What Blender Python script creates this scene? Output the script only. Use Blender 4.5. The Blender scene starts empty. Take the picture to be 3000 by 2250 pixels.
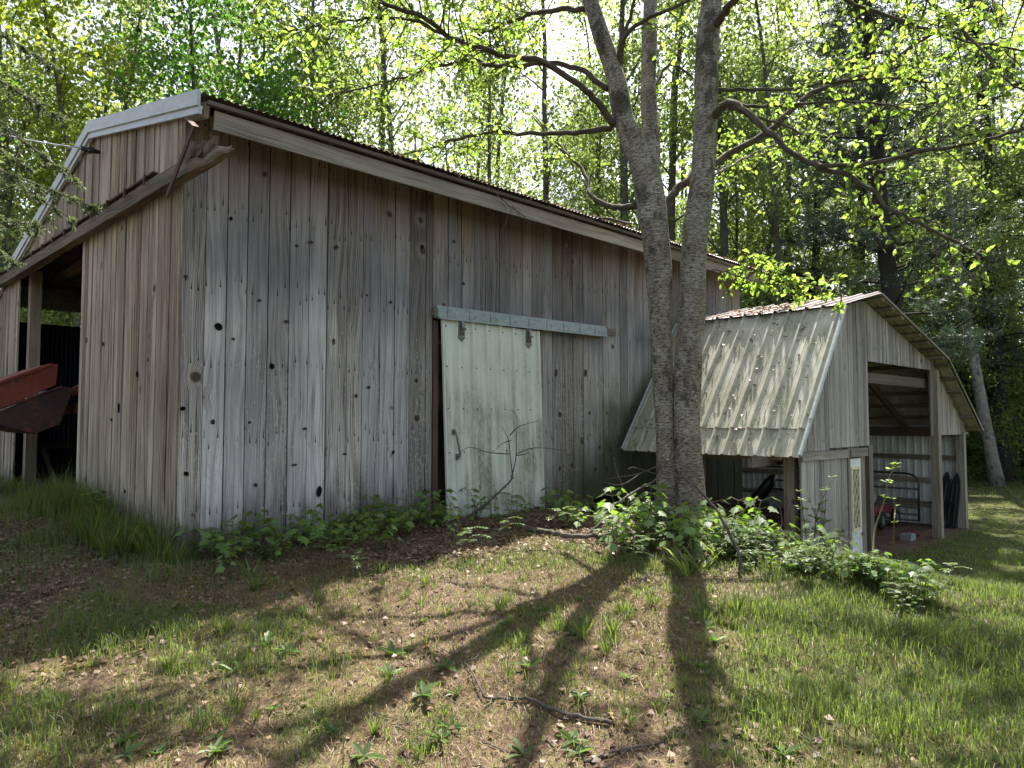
import bpy, bmesh, math, random
import numpy as np
from mathutils import Vector, Matrix
R = math.radians
rng = np.random.default_rng(7)
random.seed(7)
SC = bpy.context.scene
COL = SC.collection
# ------------------------------------------------------------------ camera, sky, sun, exposure
F = 2080.0                                   # focal length of the photograph in its own pixels (3000 wide)
PITCH = math.atan(105 / F)
cam_d = bpy.data.cameras.new('camera')
cam_d.sensor_width = 36.0
cam_d.lens = 36.0 * F / 3000.0
cam_d.clip_start = 0.05
cam_d.clip_end = 800
cam = bpy.data.objects.new('camera', cam_d)
COL.objects.link(cam)
cam.location = (0, 0, 0)                     # eye level is z = 0; the ground lies about 1.5 m lower
cam.rotation_euler = (R(90) + PITCH, 0, 0)
SC.camera = cam
SUN_EL, SUN_AZ = 57.0, 18.5                  # azimuth clockwise from straight ahead (+y)
world = bpy.data.worlds.new('World')
SC.world = world
world.use_nodes = True
wn = world.node_tree
sky = wn.nodes.new('ShaderNodeTexSky')
sky.sky_type = 'NISHITA'
sky.sun_disc = False
sky.sun_elevation = R(SUN_EL)
sky.sun_rotation = R(SUN_AZ)
sky.dust_density = 2.5
sky.air_density = 1.0
hz = wn.nodes.new('ShaderNodeHueSaturation')      # thin milky spring haze: a paler blue
hz.inputs['Saturation'].default_value = .60
wn.links.new(sky.outputs[0], hz.inputs['Color'])
wn.links.new(hz.outputs[0], wn.nodes['Background'].inputs[0])
wn.nodes['Background'].inputs[1].default_value = 0.092
sun_d = bpy.data.lights.new('sun', 'SUN')
sun_d.energy = 5.0
sun_d.angle = R(0.5)
sun_d.color = (1.0, 0.95, 0.86)
sun = bpy.data.objects.new('sun', sun_d)
COL.objects.link(sun)
sdir = Vector((math.sin(R(SUN_AZ)) * math.cos(R(SUN_EL)), math.cos(R(SUN_AZ)) * math.cos(R(SUN_EL)), math.sin(R(SUN_EL))))
sun.rotation_euler = sdir.to_track_quat('Z', 'Y').to_euler()
sun.location = (0, 0, 30)
SC.view_settings.view_transform = 'Standard'
SC.view_settings.look = 'None'
SC.view_settings.gamma = 1
SC.view_settings.exposure = 1.85
SC.cycles.max_bounces = 8
SC.cycles.transmission_bounces = 4
SC.cycles.transparent_max_bounces = 4
# ------------------------------------------------------------------ survey helpers (photo pixel -> ray -> real plane)
def ray(x, y):
    cx, cy = (x - 1500) / F, -(y - 1125) / F
    s, c = math.sin(PITCH), math.cos(PITCH)
    return np.array([cx, c - cy * s, s + cy * c])
def at(x, y, Y):
    d = ray(x, y)
    return d * (Y / d[1])
def on(x, y, o, n):
    d = ray(x, y)
    return d * (np.dot(o, n) / np.dot(d, n))
BA_ = np.array([.7105, .7037, 0.]); BB_ = np.array([-.7037, .7105, 0.]); BK = np.array([-2.91, 6.2, 0.])
SU_ = np.array([.7341, .6791, 0.]); SV_ = np.array([-.6791, .7341, 0.]); SCR = np.array([3.642, 9.0, 0.])
def B(p, q, z): return BK + p * BA_ + q * BB_ + np.array([0, 0, z])       # barn: along long wall, into barn, up
def S(s, y, z): return SCR + s * SU_ + y * SV_ + np.array([0, 0, z])      # shed: along gable, into shed, up
def pxB(x, y, p=None, q=None):
    return on(x, y, BK + q * BB_, BB_) if q is not None else on(x, y, BK + p * BA_, BA_)
UP = np.array([0, 0, 1.])
def nrm(v):
    v = np.asarray(v, float); l = np.linalg.norm(v)
    return v / l if l > 1e-9 else v
def sst(e0, e1, x):
    t = np.clip((x - e0) / (e1 - e0), 0, 1)
    return t * t * (3 - 2 * t)
def vnoise(x, y, s, seed=0):
    x = np.asarray(x, float) / s + seed * 17.3; y = np.asarray(y, float) / s + seed * 9.1
    xi, yi = np.floor(x), np.floor(y); fx, fy = x - xi, y - yi
    fx = fx * fx * (3 - 2 * fx); fy = fy * fy * (3 - 2 * fy)
    def h(a, b): return np.modf(np.abs(np.sin(a * 127.1 + b * 311.7) * 43758.5453))[0]
    return (h(xi, yi) * (1 - fx) + h(xi + 1, yi) * fx) * (1 - fy) + (h(xi, yi + 1) * (1 - fx) + h(xi + 1, yi + 1) * fx) * fy
def barn_pq(x, y):
    rx, ry = np.asarray(x) - BK[0], np.asarray(y) - BK[1]
    return rx * BA_[0] + ry * BA_[1], rx * BB_[0] + ry * BB_[1]
def shed_sy(x, y):
    rx, ry = np.asarray(x) - SCR[0], np.asarray(y) - SCR[1]
    return rx * SU_[0] + ry * SU_[1], rx * SV_[0] + ry * SV_[1]
def gz(x, y, fine=True):
    x = np.asarray(x, float); y = np.asarray(y, float)
    up = -1.62 + .47 * sst(.5, 7.5, y) + .14 * sst(-2.5, -6, x)
    q = .8 * x + .6 * y
    w = sst(5.6, 9.2, q)
    lo = -2.05 + .9 * sst(24, 45, y) + .25 * sst(30, 70, x)
    z = up * (1 - w) + lo * w
    if fine:
        z = z + (vnoise(x, y, .55, 1) - .5) * .08 * (1 - w * .6) + (vnoise(x, y, .2, 2) - .5) * .035 + (vnoise(x, y, .08, 5) - .5) * .016
    s_, y_ = shed_sy(x, y)
    ins = sst(-.4, .2, s_) * sst(7.6, 7.0, s_) * sst(-.6, .2, y_)
    return z * (1 - ins) + (-2.06) * ins
# ------------------------------------------------------------------ object helpers
ROOT = {}
def prop(o, label=None, cat=None, group=None, kind=None):
    if label: o['label'] = label
    if cat: o['category'] = cat
    if group: o['group'] = group
    if kind: o['kind'] = kind
    return o
def empty(name, loc, rz=0, label=None, cat=None, group=None):
    o = bpy.data.objects.new(name, None)
    o.empty_display_size = .2
    COL.objects.link(o)
    o.location = tuple(loc); o.rotation_euler = (0, 0, rz)
    ROOT[o.name] = Matrix.Translation(Vector(loc)) @ Matrix.Rotation(rz, 4, 'Z')
    return prop(o, label, cat, group)
def root_matrix(parent):
    p = parent
    while p is not None and p.parent is not None: p = p.parent
    return ROOT.get(p.name) if p is not None else None
class MB:
    """collects faces in world space, builds ONE mesh object"""
    def __init__(s): s.v = []; s.f = []; s.uv = []; s.c = []; s.m = []; s.sm = []
    def face(s, pts, uvs, col=(.5, .5, .5, 1), m=0, smooth=False):
        i = len(s.v); s.v += [tuple(p) for p in pts]; s.f.append(tuple(range(i, i + len(pts)))); s.uv += [tuple(q) for q in uvs]
        s.c += [col] * len(pts); s.m.append(m); s.sm.append(smooth)
    def box(s, o, ex, ey, ez, col=None, m=0, uv0=None):
        """o corner, three edge vectors; grain (v of the uv) runs along the longest one"""
        o, ex, ey, ez = [np.asarray(t, float) for t in (o, ex, ey, ez)]
        if np.dot(np.cross(ex, ey), ez) < 0: ex, ey = ey, ex
        if col is None: col = (random.random(), random.random(), random.random(), 1)
        if uv0 is None: uv0 = (random.random() * 20, random.random() * 20)
        L = [np.linalg.norm(t) for t in (ex, ey, ez)]; ax = int(np.argmax(L)); E_ = [ex, ey, ez]
        for (i, j, k) in ((0, 1, 2), (1, 2, 0), (2, 0, 1)):
            for side in (0, 1):
                b = o + E_[k] * side
                pts = [b, b + E_[i], b + E_[i] + E_[j], b + E_[j]]
                ab = [(0, 0), (L[i], 0), (L[i], L[j]), (0, L[j])]
                if side == 0: pts.reverse(); ab.reverse()
                if (j != ax and L[i] > L[j]) or i == ax: ab = [(t[1], t[0]) for t in ab]
                s.face(pts, [(uv0[0] + t[0] + .37 * k, uv0[1] + t[1]) for t in ab], col, m)
    def beam(s, a, b, w, h, col=None, m=0, upv=UP):
        a, b = np.asarray(a, float), np.asarray(b, float); d = nrm(b - a)
        sd = nrm(np.cross(d, upv)); u = np.cross(sd, d)
        s.box(a - sd * w / 2 - u * h / 2, b - a, sd * w, u * h, col, m)
    def board(s, P, Uv, Nv, u0, u1, zb, zt0, zt1, th, col, skew=0):
        """vertical board: P maps (u,z)->point on the front face, sloped top"""
        n = np.asarray(Nv) * th
        a, b, c, d = P(u0 + skew, zb), P(u1 + skew, zb), P(u1, zt1), P(u0, zt0)
        s.face([a, b, c, d], [(u0, zb), (u1, zb), (u1, zt1), (u0, zt0)], col)
        s.face([b, b - n, c - n, c], [(u1, zb), (u1 + th, zb), (u1 + th, zt1), (u1, zt1)], col)
        s.face([a - n, a, d, d - n], [(u0 - th, zb), (u0, zb), (u0, zt0), (u0 - th, zt0)], col)
        s.face([a - n, b - n, b, a], [(u0, zb - th), (u1, zb - th), (u1, zb), (u0, zb)], col)
        s.face([b - n, a - n, d - n, c - n], [(u1, zb), (u0, zb), (u0, zt0), (u1, zt1)], col)
        s.face([d, c, c - n, d - n], [(u0, zt0), (u1, zt1), (u1, zt1 + th), (u0, zt0 + th)], col)
    def tube(s, pts, rad, n=8, col=(.5, .5, .5, 1), m=0, cap=True, bump=None):
        pts = [np.asarray(p, float) for p in pts]; k = len(pts)
        if not hasattr(rad, '__len__'): rad = [rad] * k
        t0 = nrm(pts[1] - pts[0]); ref = np.array([1., 0, 0]) if abs(t0[0]) < .8 else np.array([0, 1., 0])
        nx = nrm(np.cross(t0, ref)); i0 = len(s.v); L = 0
        vv = []
        for i in range(k):
            t = nrm(pts[min(i + 1, k - 1)] - pts[max(i - 1, 0)])
            nx = nrm(nx - t * np.dot(nx, t)); ny = np.cross(t, nx)
            if i: L += np.linalg.norm(pts[i] - pts[i - 1])
            vv.append(L)
            for j in range(n):
                a = 2 * math.pi * j / n
                r = rad[i] * (1 + (bump(i, j) if bump else 0))
                s.v.append(tuple(pts[i] + r * (math.cos(a) * nx + math.sin(a) * ny)))
        for i in range(k - 1):
            c = 2 * math.pi * max(rad[0], .002)
            for j in range(n):
                j2 = (j + 1) % n
                s.f.append((i0 + i * n + j, i0 + i * n + j2, i0 + (i + 1) * n + j2, i0 + (i + 1) * n + j))
                s.uv += [(c * j / n, vv[i]), (c * (j + 1) / n, vv[i]), (c * (j + 1) / n, vv[i + 1]), (c * j / n, vv[i + 1])]
                s.c += [col] * 4; s.m.append(m); s.sm.append(True)
        if cap:
            for e, st in ((0, 1), (k - 1, 0)):
                idx = [i0 + e * n + j for j in range(n)]
                if st: idx.reverse()
                s.f.append(tuple(idx)); s.uv += [(.1 * math.cos(2 * math.pi * j / n), .1 * math.sin(2 * math.pi * j / n)) for j in range(n)]
                s.c += [col] * n; s.m.append(m); s.sm.append(False)
    def build(s, name, mats, parent=None):
        M = root_matrix(parent) if parent is not None else None
        V = np.array(s.v, float).reshape(-1, 3)
        if M is not None:
            I = np.array(M.inverted()); V = V @ I[:3, :3].T + I[:3, 3]
        me = bpy.data.meshes.new(name)
        me.from_pydata([tuple(v) for v in V], [], s.f)
        uvl = me.uv_layers.new(name='UVMap')
        uvl.data.foreach_set('uv', np.array(s.uv, np.float32).ravel())
        ca = me.color_attributes.new('Col', 'FLOAT_COLOR', 'CORNER')
        ca.data.foreach_set('color', np.array(s.c, np.float32).ravel())
        if not isinstance(mats, (list, tuple)): mats = [mats]
        for q in mats: me.materials.append(q)
        me.polygons.foreach_set('material_index', s.m)
        me.polygons.foreach_set('use_smooth', s.sm)
        me.update()
        o = bpy.data.objects.new(name, me)
        COL.objects.link(o)
        if parent is not None: o.parent = parent
        return o
def raw_mesh(name, V, sizes, loops, colv, mat, smooth=False):
    """fast mesh from numpy: V verts, sizes per face, flat loop vertex ids, per-vertex colour"""
    me = bpy.data.meshes.new(name)
    me.vertices.add(len(V)); me.vertices.foreach_set('co', np.asarray(V, np.float32).ravel())
    me.loops.add(len(loops)); me.loops.foreach_set('vertex_index', np.asarray(loops, np.int32))
    sizes = np.asarray(sizes, np.int32)
    me.polygons.add(len(sizes))
    me.polygons.foreach_set('loop_start', np.concatenate([[0], np.cumsum(sizes)[:-1]]).astype(np.int32))
    me.polygons.foreach_set('loop_total', sizes)
    if smooth: me.polygons.foreach_set('use_smooth', np.ones(len(sizes), bool))
    ca = me.color_attributes.new('Col', 'FLOAT_COLOR', 'POINT')
    c4 = np.ones((len(V), 4), np.float32); c4[:, :3] = colv
    ca.data.foreach_set('color', c4.ravel())
    me.materials.append(mat)
    me.update(calc_edges=True)
    return me
def link_mesh(name, me, parent=None, loc=None):
    o = bpy.data.objects.new(name, me); COL.objects.link(o)
    if parent is not None: o.parent = parent
    if loc is not None: o.location = tuple(loc)
    return o
def unit_rand(n, r):
    v = r.normal(size=(n, 3)); return v / np.linalg.norm(v, axis=1)[:, None]
def leaf_quads(P, size, r, upb=.6, wid=.62, droop=.25, D=None):
    """diamond leaves, folded on the midrib. returns V (4n,3), col (4n,3)"""
    n = len(P); N = unit_rand(n, r) * (1 - upb * .5) + np.array([0, 0, upb]); N /= np.linalg.norm(N, axis=1)[:, None]
    d = unit_rand(n, r) + np.array([0, 0, -droop])
    if D is not None: d = d * .7 + D
    d -= N * np.sum(N * d, axis=1)[:, None]; d /= np.linalg.norm(d, axis=1)[:, None] + 1e-9
    s = np.cross(N, d)
    L = (size * r.uniform(.65, 1.25, n))[:, None]; W = L * wid * .5
    f = N * L * .10
    V = np.stack([P, P + d * L * .42 + s * W + f, P + d * L - N * L * .12, P + d * L * .42 - s * W + f], 1).reshape(-1, 3)
    c = np.repeat(r.uniform(0, 1, (n, 3)), 4, axis=0)
    return V, c
def leaf_hex(P, size, r, upb, wid, droop, D):
    """ovate leaves, two halves folded on the midrib: 6 verts, 2 quads each"""
    n = len(P); N = unit_rand(n, r) * (1 - upb * .5) + np.array([0, 0, upb]); N /= np.linalg.norm(N, axis=1)[:, None]
    d = (unit_rand(n, r) + np.array([0, 0, -droop])) * .7 + D
    d -= N * np.sum(N * d, axis=1)[:, None]; d /= np.linalg.norm(d, axis=1)[:, None] + 1e-9
    s = np.cross(N, d); L = (size * (.45 + .95 * r.beta(2, 2, n)))[:, None]; W = L * wid * .5 * r.uniform(.8, 1.15, n)[:, None]
    f = N * L * r.uniform(.02, .22, n)[:, None]; cu = N * L * r.uniform(-.05, .3, n)[:, None]
    V = np.stack([P, P + d * L * .25 + s * W * .85 + f * .8, P + d * L * .62 + s * W * .82 + f - cu * .4, P + d * L - cu, P + d * L * .62 - s * W * .82 + f - cu * .4, P + d * L * .25 - s * W * .85 + f * .8], 1).reshape(-1, 3)
    b = np.arange(n)[:, None] * 6
    return V, np.full(2 * n, 4), np.concatenate([b + np.array([0, 1, 2, 3]), b + np.array([0, 3, 4, 5])], 1).reshape(-1), np.repeat(r.uniform(0, 1, (n, 3)), 6, axis=0)
def quads_mesh(name, V, c, mat):
    n = len(V) // 4
    return raw_mesh(name, V, np.full(n, 4), np.arange(n * 4), c, mat)
# ------------------------------------------------------------------ materials
class N:
    def __init__(s, name):
        s.m = bpy.data.materials.new(name); s.m.use_nodes = True
        s.t = s.m.node_tree; s.t.nodes.clear(); s.L = s.t.links
    def nd(s, ty, **k):
        n = s.t.nodes.new(ty)
        for a, b in k.items(): setattr(n, a, b)
        return n
    def put(s, sock, v):
        if v is None: return
        if isinstance(v, bpy.types.NodeSocket): s.L.new(v, sock)
        elif sock.type == 'RGBA' and isinstance(v, (tuple, list)) and len(v) == 3: sock.default_value = (*v, 1)
        else: sock.default_value = v
    def uv(s): return s.nd('ShaderNodeUVMap', uv_map='UVMap').outputs[0]
    def obj(s): return s.nd('ShaderNodeTexCoord').outputs['Object']
    def pos(s): return s.nd('ShaderNodeNewGeometry').outputs['Position']
    def col(s, nm='Col'): return s.nd('ShaderNodeAttribute', attribute_name=nm).outputs['Color']
    def sep(s, v):
        n = s.nd('ShaderNodeSeparateXYZ'); s.put(n.inputs[0], v); return n.outputs
    def comb(s, x, y, z=0.):
        n = s.nd('ShaderNodeCombineXYZ')
        for i, q in enumerate((x, y, z)): s.put(n.inputs[i], q)
        return n.outputs[0]
    def ma(s, op, a, b=None, c=None, clamp=False):
        n = s.nd('ShaderNodeMath', operation=op, use_clamp=clamp)
        for i, q in enumerate((a, b, c)): s.put(n.inputs[i], q)
        return n.outputs[0]
    def vm(s, op, a, b=None):
        n = s.nd('ShaderNodeVectorMath', operation=op); s.put(n.inputs[0], a); s.put(n.inputs[1], b); return n.outputs[0]
    def scl(s, v, sx, sy, sz=1.): return s.vm('MULTIPLY', v, (sx, sy, sz))
    def noise(s, v, scale=1., detail=3., rough=.55, dist=0.):
        n = s.nd('ShaderNodeTexNoise'); s.put(n.inputs['Vector'], v)
        n.inputs['Scale'].default_value = scale; n.inputs['Detail'].default_value = detail
        n.inputs['Roughness'].default_value = rough; n.inputs['Distortion'].default_value = dist
        return n.outputs[0]
    def vor(s, v, scale=1., feat='F1', rnd=1.):
        n = s.nd('ShaderNodeTexVoronoi', feature=feat); s.put(n.inputs['Vector'], v)
        n.inputs['Scale'].default_value = scale; n.inputs['Randomness'].default_value = rnd
        return n.outputs
    def white(s, v):
        n = s.nd('ShaderNodeTexWhiteNoise', noise_dimensions='2D'); s.put(n.inputs['Vector'], v); return n.outputs[0]
    def map(s, v, a, b, c=0., d=1., smooth=False):
        n = s.nd('ShaderNodeMapRange', interpolation_type='SMOOTHSTEP' if smooth else 'LINEAR')
        for i, q in enumerate((v, a, b, c, d)): s.put(n.inputs[i], q)
        return n.outputs[0]
    def ramp(s, f, stops):
        n = s.nd('ShaderNodeValToRGB'); s.put(n.inputs[0], f); e = n.color_ramp.elements
        while len(e) < len(stops): e.new(.5)
        for q, (p, c) in zip(e, stops): q.position = p; q.color = (*c, 1) if len(c) == 3 else c
        return n.outputs[0]
    def mix(s, f, a, b, blend='MIX'):
        n = s.nd('ShaderNodeMix', data_type='RGBA', blend_type=blend); s.put(n.inputs[0], f); s.put(n.inputs[6], a); s.put(n.inputs[7], b)
        return n.outputs[2]
    def hsv(s, c, h=.5, sa=1., v=1.):
        n = s.nd('ShaderNodeHueSaturation'); s.put(n.inputs['Hue'], h); s.put(n.inputs['Saturation'], sa); s.put(n.inputs['Value'], v); s.put(n.inputs['Color'], c)
        return n.outputs[0]
    def bump(s, h, st=.5, d=.01):
        n = s.nd('ShaderNodeBump'); n.inputs['Strength'].default_value = st; n.inputs['Distance'].default_value = d; s.put(n.inputs['Height'], h); return n.outputs[0]
    def out(s, color, rough=.8, bump=None, spec=.3, metal=0.):
        b = s.nd('ShaderNodeBsdfPrincipled'); s.put(b.inputs['Base Color'], color); s.put(b.inputs['Roughness'], rough); s.put(b.inputs['Metallic'], metal)
        s.put(b.inputs['Specular IOR Level'], spec)
        if bump is not None: s.L.new(bump, b.inputs['Normal'])
        o = s.nd('ShaderNodeOutputMaterial'); s.L.new(b.outputs[0], o.inputs[0]); return s.m
def leaf_mat(name, ra, rb, ta, tb, mixf=.5, gloss=.5):
    n = N(name); c = n.col(); x, y, z = n.sep(c)[:3]
    br = n.map(y, 0, 1, .65, 1.35)
    rc = n.vm('MULTIPLY', n.mix(x, ra, rb), n.comb(br, br, br)); tc = n.vm('MULTIPLY', n.mix(x, ta, tb), n.comb(br, br, br))
    p = n.nd('ShaderNodeBsdfPrincipled'); n.put(p.inputs['Base Color'], rc); p.inputs['Roughness'].default_value = .5; p.inputs['Specular IOR Level'].default_value = gloss
    t = n.nd('ShaderNodeBsdfTranslucent'); n.put(t.inputs[0], tc)
    m = n.nd('ShaderNodeMixShader'); m.inputs[0].default_value = mixf
    n.L.new(p.outputs[0], m.inputs[1]); n.L.new(t.outputs[0], m.inputs[2])
    o = n.nd('ShaderNodeOutputMaterial'); n.L.new(m.outputs[0], o.inputs[0])
    return n.m
def wood_mat(name, base, light, dark, warm=None, warm_z=(2.7, 1.6), knots=True, nails=None, lichen=False, foot=None, blue=None, grain=1., drip=False):
    """weathered board: uv = metres (across, along the grain), Col = random per board"""
    n = N(name); uv = n.uv(); c = n.col(); cx, cy, cz = n.sep(c)[:3]
    u, v = n.sep(uv)[:2]
    off = n.comb(n.ma('MULTIPLY', cx, 37.), n.ma('MULTIPLY', cy, 19.), 0.)
    uvo = n.vm('ADD', uv, off)
    # knots bend the grain
    vo = n.vor(n.scl(uvo, 2.7, 2.7), 1.); kd, kc = vo['Distance'], vo['Color']
    kr = n.sep(kc)
    kon = n.ma('GREATER_THAN', kr[0], .38)
    rad = n.map(kr[1], 0, 1, .04, .15)
    kn = n.ma('MULTIPLY', n.map(n.ma('DIVIDE', kd, rad), .75, 1.15, 1., 0.), kon)
    halo = n.ma('MULTIPLY', n.map(n.ma('DIVIDE', kd, rad), .9, 2.6, 1., 0.), kon)
    bend = n.ma('MULTIPLY', halo, .035)
    uvb = n.vm('ADD', uvo, n.comb(bend, 0., 0.))
    wob = n.noise(n.scl(uvo, 2.2, .45), 1., 2.)
    uw = n.vm('ADD', uvb, n.comb(n.ma('MULTIPLY', wob, .22), 0., 0.))
    g1 = n.noise(n.scl(uw, 95, 1.6), 1., 4., .65)
    g2 = n.noise(n.scl(uw, 22, .55), 1., 3., .6)
    wv = n.nd('ShaderNodeTexWave', wave_type='BANDS', bands_direction='X'); n.put(wv.inputs['Vector'], n.scl(uw, 1., .12)); wv.inputs['Scale'].default_value = 17.; wv.inputs['Distortion'].default_value = 7.; wv.inputs['Detail'].default_value = 2.; wv.inputs['Detail Scale'].default_value = .8
    cath = n.ma('MULTIPLY', wv.outputs['Fac'], n.map(cz, .35, .9, 0., .6))
    gr = n.ma('ADD', n.ma('MULTIPLY', g1, .6), n.ma('MULTIPLY', g2, .5))
    gr = n.ma('SUBTRACT', gr, n.ma('MULTIPLY', cath, .22))
    colr = n.ramp(n.map(gr, .32, .68), [(0, dark), (.35, base), (.7, light), (1, tuple(min(1, q * 1.18) for q in light))])
    tone = n.map(cy, 0, 1, .70, 1.26)
    colr = n.vm('MULTIPLY', colr, n.comb(tone, tone, tone))
    colr = n.mix(n.map(cz, .35, 1, 0., .6), colr, n.vm('MULTIPLY', colr, (1.02, .94, .82)))
    big = n.noise(n.scl(uv, .9, .55), 1., 3.)
    bt = n.map(big, .3, .7, .72, 1.22)
    colr = n.vm('MULTIPLY', colr, n.comb(bt, bt, bt))
    if blue:
        bz = n.noise(n.vm('ADD', n.scl(uv, 1.1, .8), n.scl(off, .02, .02)), 1.4, 2.)
        mask = n.ma('MULTIPLY', n.map(bz, .46, .7), n.map(v, -.6, 1.2))
        colr = n.mix(n.ma('MULTIPLY', mask, .75), colr, n.mix(.55, colr, blue))
    if warm:
        jit = n.map(n.noise(n.comb(n.ma('MULTIPLY', u, 3.5), 0., 0.), 1., 3.), .2, .8, -.35, .35)
        vj = n.ma('ADD', n.ma('ADD', v, jit), n.map(cx, 0, 1, -.2, .2))
        colr = n.mix(n.map(vj, warm_z[1], warm_z[0], 0., .85, True), colr, n.vm('MULTIPLY', n.mix(n.map(gr, .3, .75), (.025, .013, .007), warm), n.comb(tone, tone, tone)))
        band = n.ma('MULTIPLY', n.map(vj, warm_z[1] - .65, warm_z[1] - .1), n.map(vj, warm_z[0] - .15, warm_z[1] + .1))
        colr = n.mix(n.ma('MULTIPLY', band, n.map(big, .3, .6, .35, .95)), colr, n.mix(.35, (.028, .028, .036), colr))
    if nails:
        row = n.ma('DIVIDE', n.ma('SUBTRACT', v, nails[0]), nails[1])
        k = n.ma('FLOOR', n.ma('ADD', row, .02))
        cell = n.ma('FLOOR', n.ma('DIVIDE', u, .062))
        rnd = n.white(n.comb(cell, k)); rnd2 = n.white(n.comb(n.ma('ADD', cell, 31.), k))
        dist = n.ma('MULTIPLY', n.ma('SUBTRACT', n.ma('ADD', k, n.map(rnd2, 0, 1, .0, .26)), row), -nails[1])
        hh = n.map(rnd, 0, 1, .03, .15)
        al = n.ma('MULTIPLY', n.ma('GREATER_THAN', dist, -.012), n.map(n.ma('DIVIDE', dist, hh), 0, 1, 1., 0.))
        ul = n.ma('ABSOLUTE', n.ma('SUBTRACT', n.ma('FRACT', n.ma('DIVIDE', u, .062)), n.map(rnd2, 0, 1, .25, .75)))
        st = n.ma('MULTIPLY', n.map(n.ma('DIVIDE', ul, n.ma('ADD', n.ma('MULTIPLY', al, .11), .02)), .6, 1., 1., 0.), al)
        colr = n.mix(n.ma('MULTIPLY', st, n.map(rnd, .15, .55, 0., .95)), colr, (.012, .012, .014))
    if knots:
        colr = n.mix(n.ma('MULTIPLY', halo, .28), colr, n.mix(.6, light, (.33, .29, .22)))
        rings = n.ma('SINE', n.ma('MULTIPLY', n.ma('DIVIDE', kd, rad), 15.))
        colr = n.mix(n.ma('MULTIPLY', n.ma('MULTIPLY', halo, n.map(rings, 0., 1.)), .28), colr, dark)
        colr = n.mix(n.ma('MULTIPLY', kn, n.map(kr[2], 0, 1, .45, .95)), colr, n.mix(g1, (.02, .014, .01), (.07, .05, .035)))
    if lichen:
        lv = n.vor(n.scl(uv, 60, 26), 1.)
        pt = n.noise(n.scl(uv, 1.6, 1.2), 1., 3.)
        dens = n.ma('MULTIPLY', n.map(pt, .4, .62), n.map(v, 1.0, -.3))
        sp = n.ma('MULTIPLY', n.map(lv['Distance'], .3, .42, 1., 0.), n.ma('GREATER_THAN', n.ma('MULTIPLY', dens, .75), n.sep(lv['Color'])[0]))
        colr = n.mix(n.ma('MULTIPLY', sp, .75), colr, (.36, .38, .31))
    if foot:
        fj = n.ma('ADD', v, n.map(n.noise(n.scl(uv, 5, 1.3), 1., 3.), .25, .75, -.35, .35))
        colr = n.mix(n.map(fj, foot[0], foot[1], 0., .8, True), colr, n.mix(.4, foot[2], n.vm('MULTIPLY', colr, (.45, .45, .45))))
    if drip:     # green algae where the shed roof drips on the wall
        du = n.ma('ADD', u, n.map(n.noise(n.scl(uv, 3, 1.2), 1., 3.), .2, .8, -.5, .5))
        dm = n.ma('MULTIPLY', n.map(n.ma('SUBTRACT', du, n.ma('MULTIPLY', v, .9)), 5.6, 6.5), n.map(v, .9, .2))
        colr = n.mix(n.ma('MULTIPLY', dm, .85), colr, n.mix(g1, (.02, .024, .012), (.06, .068, .03)))
    # end checks: fine dark cracks
    cr = n.noise(n.scl(uw, 55, .35), 1., 1.)
    colr = n.mix(n.map(cr, .70, .74, 0., .8), colr, (.02, .018, .016))
    bh = n.ma('SUBTRACT', gr, n.ma('MULTIPLY', n.map(cr, .68, .75), .6))
    return n.out(colr, .88, n.bump(bh, .45 * grain, .012), .15)
def simple_mat(name, a, b, scale=8., rough=.6, spec=.3, metal=0., stretch=(1, 1, 1), bumps=.0, uvs=False, lo=.35, hi=.65):
    n = N(name); v = n.uv() if uvs else n.obj()
    f = n.noise(n.scl(v, *stretch), scale, 5., .6)
    c = n.mix(n.map(f, lo, hi), a, b)
    return n.out(c, rough, n.bump(f, bumps, .01) if bumps else None, spec, metal)
M = {}
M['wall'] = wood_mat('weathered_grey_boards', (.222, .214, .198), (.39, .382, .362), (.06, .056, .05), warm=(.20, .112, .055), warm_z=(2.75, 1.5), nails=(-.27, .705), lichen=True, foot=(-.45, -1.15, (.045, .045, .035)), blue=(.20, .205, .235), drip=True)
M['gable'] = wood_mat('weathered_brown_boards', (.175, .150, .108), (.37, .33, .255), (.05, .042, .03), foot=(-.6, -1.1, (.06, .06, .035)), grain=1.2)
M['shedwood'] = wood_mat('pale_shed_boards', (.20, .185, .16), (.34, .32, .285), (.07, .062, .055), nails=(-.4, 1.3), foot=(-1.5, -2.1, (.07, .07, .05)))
M['beam'] = wood_mat('old_timber', (.16, .14, .105), (.25, .225, .18), (.06, .05, .04), knots=False)
M['fascia'] = wood_mat('grey_fascia_board', (.15, .131, .105), (.235, .212, .176), (.06, .051, .04), knots=True)
M['post'] = wood_mat('treated_post', (.17, .145, .105), (.25, .22, .165), (.07, .055, .04), knots=True)
M['oldbeam'] = wood_mat('rotting_brown_timber', (.075, .060, .042), (.145, .12, .088), (.025, .02, .015), knots=False)
M['darkwood'] = wood_mat('dark_interior_timber', (.07, .055, .042), (.11, .09, .07), (.03, .025, .02), knots=False)
M['redwood'] = wood_mat('rusty_painted_frame', (.09, .05, .04), (.13, .08, .065), (.03, .02, .015), knots=False)
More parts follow.
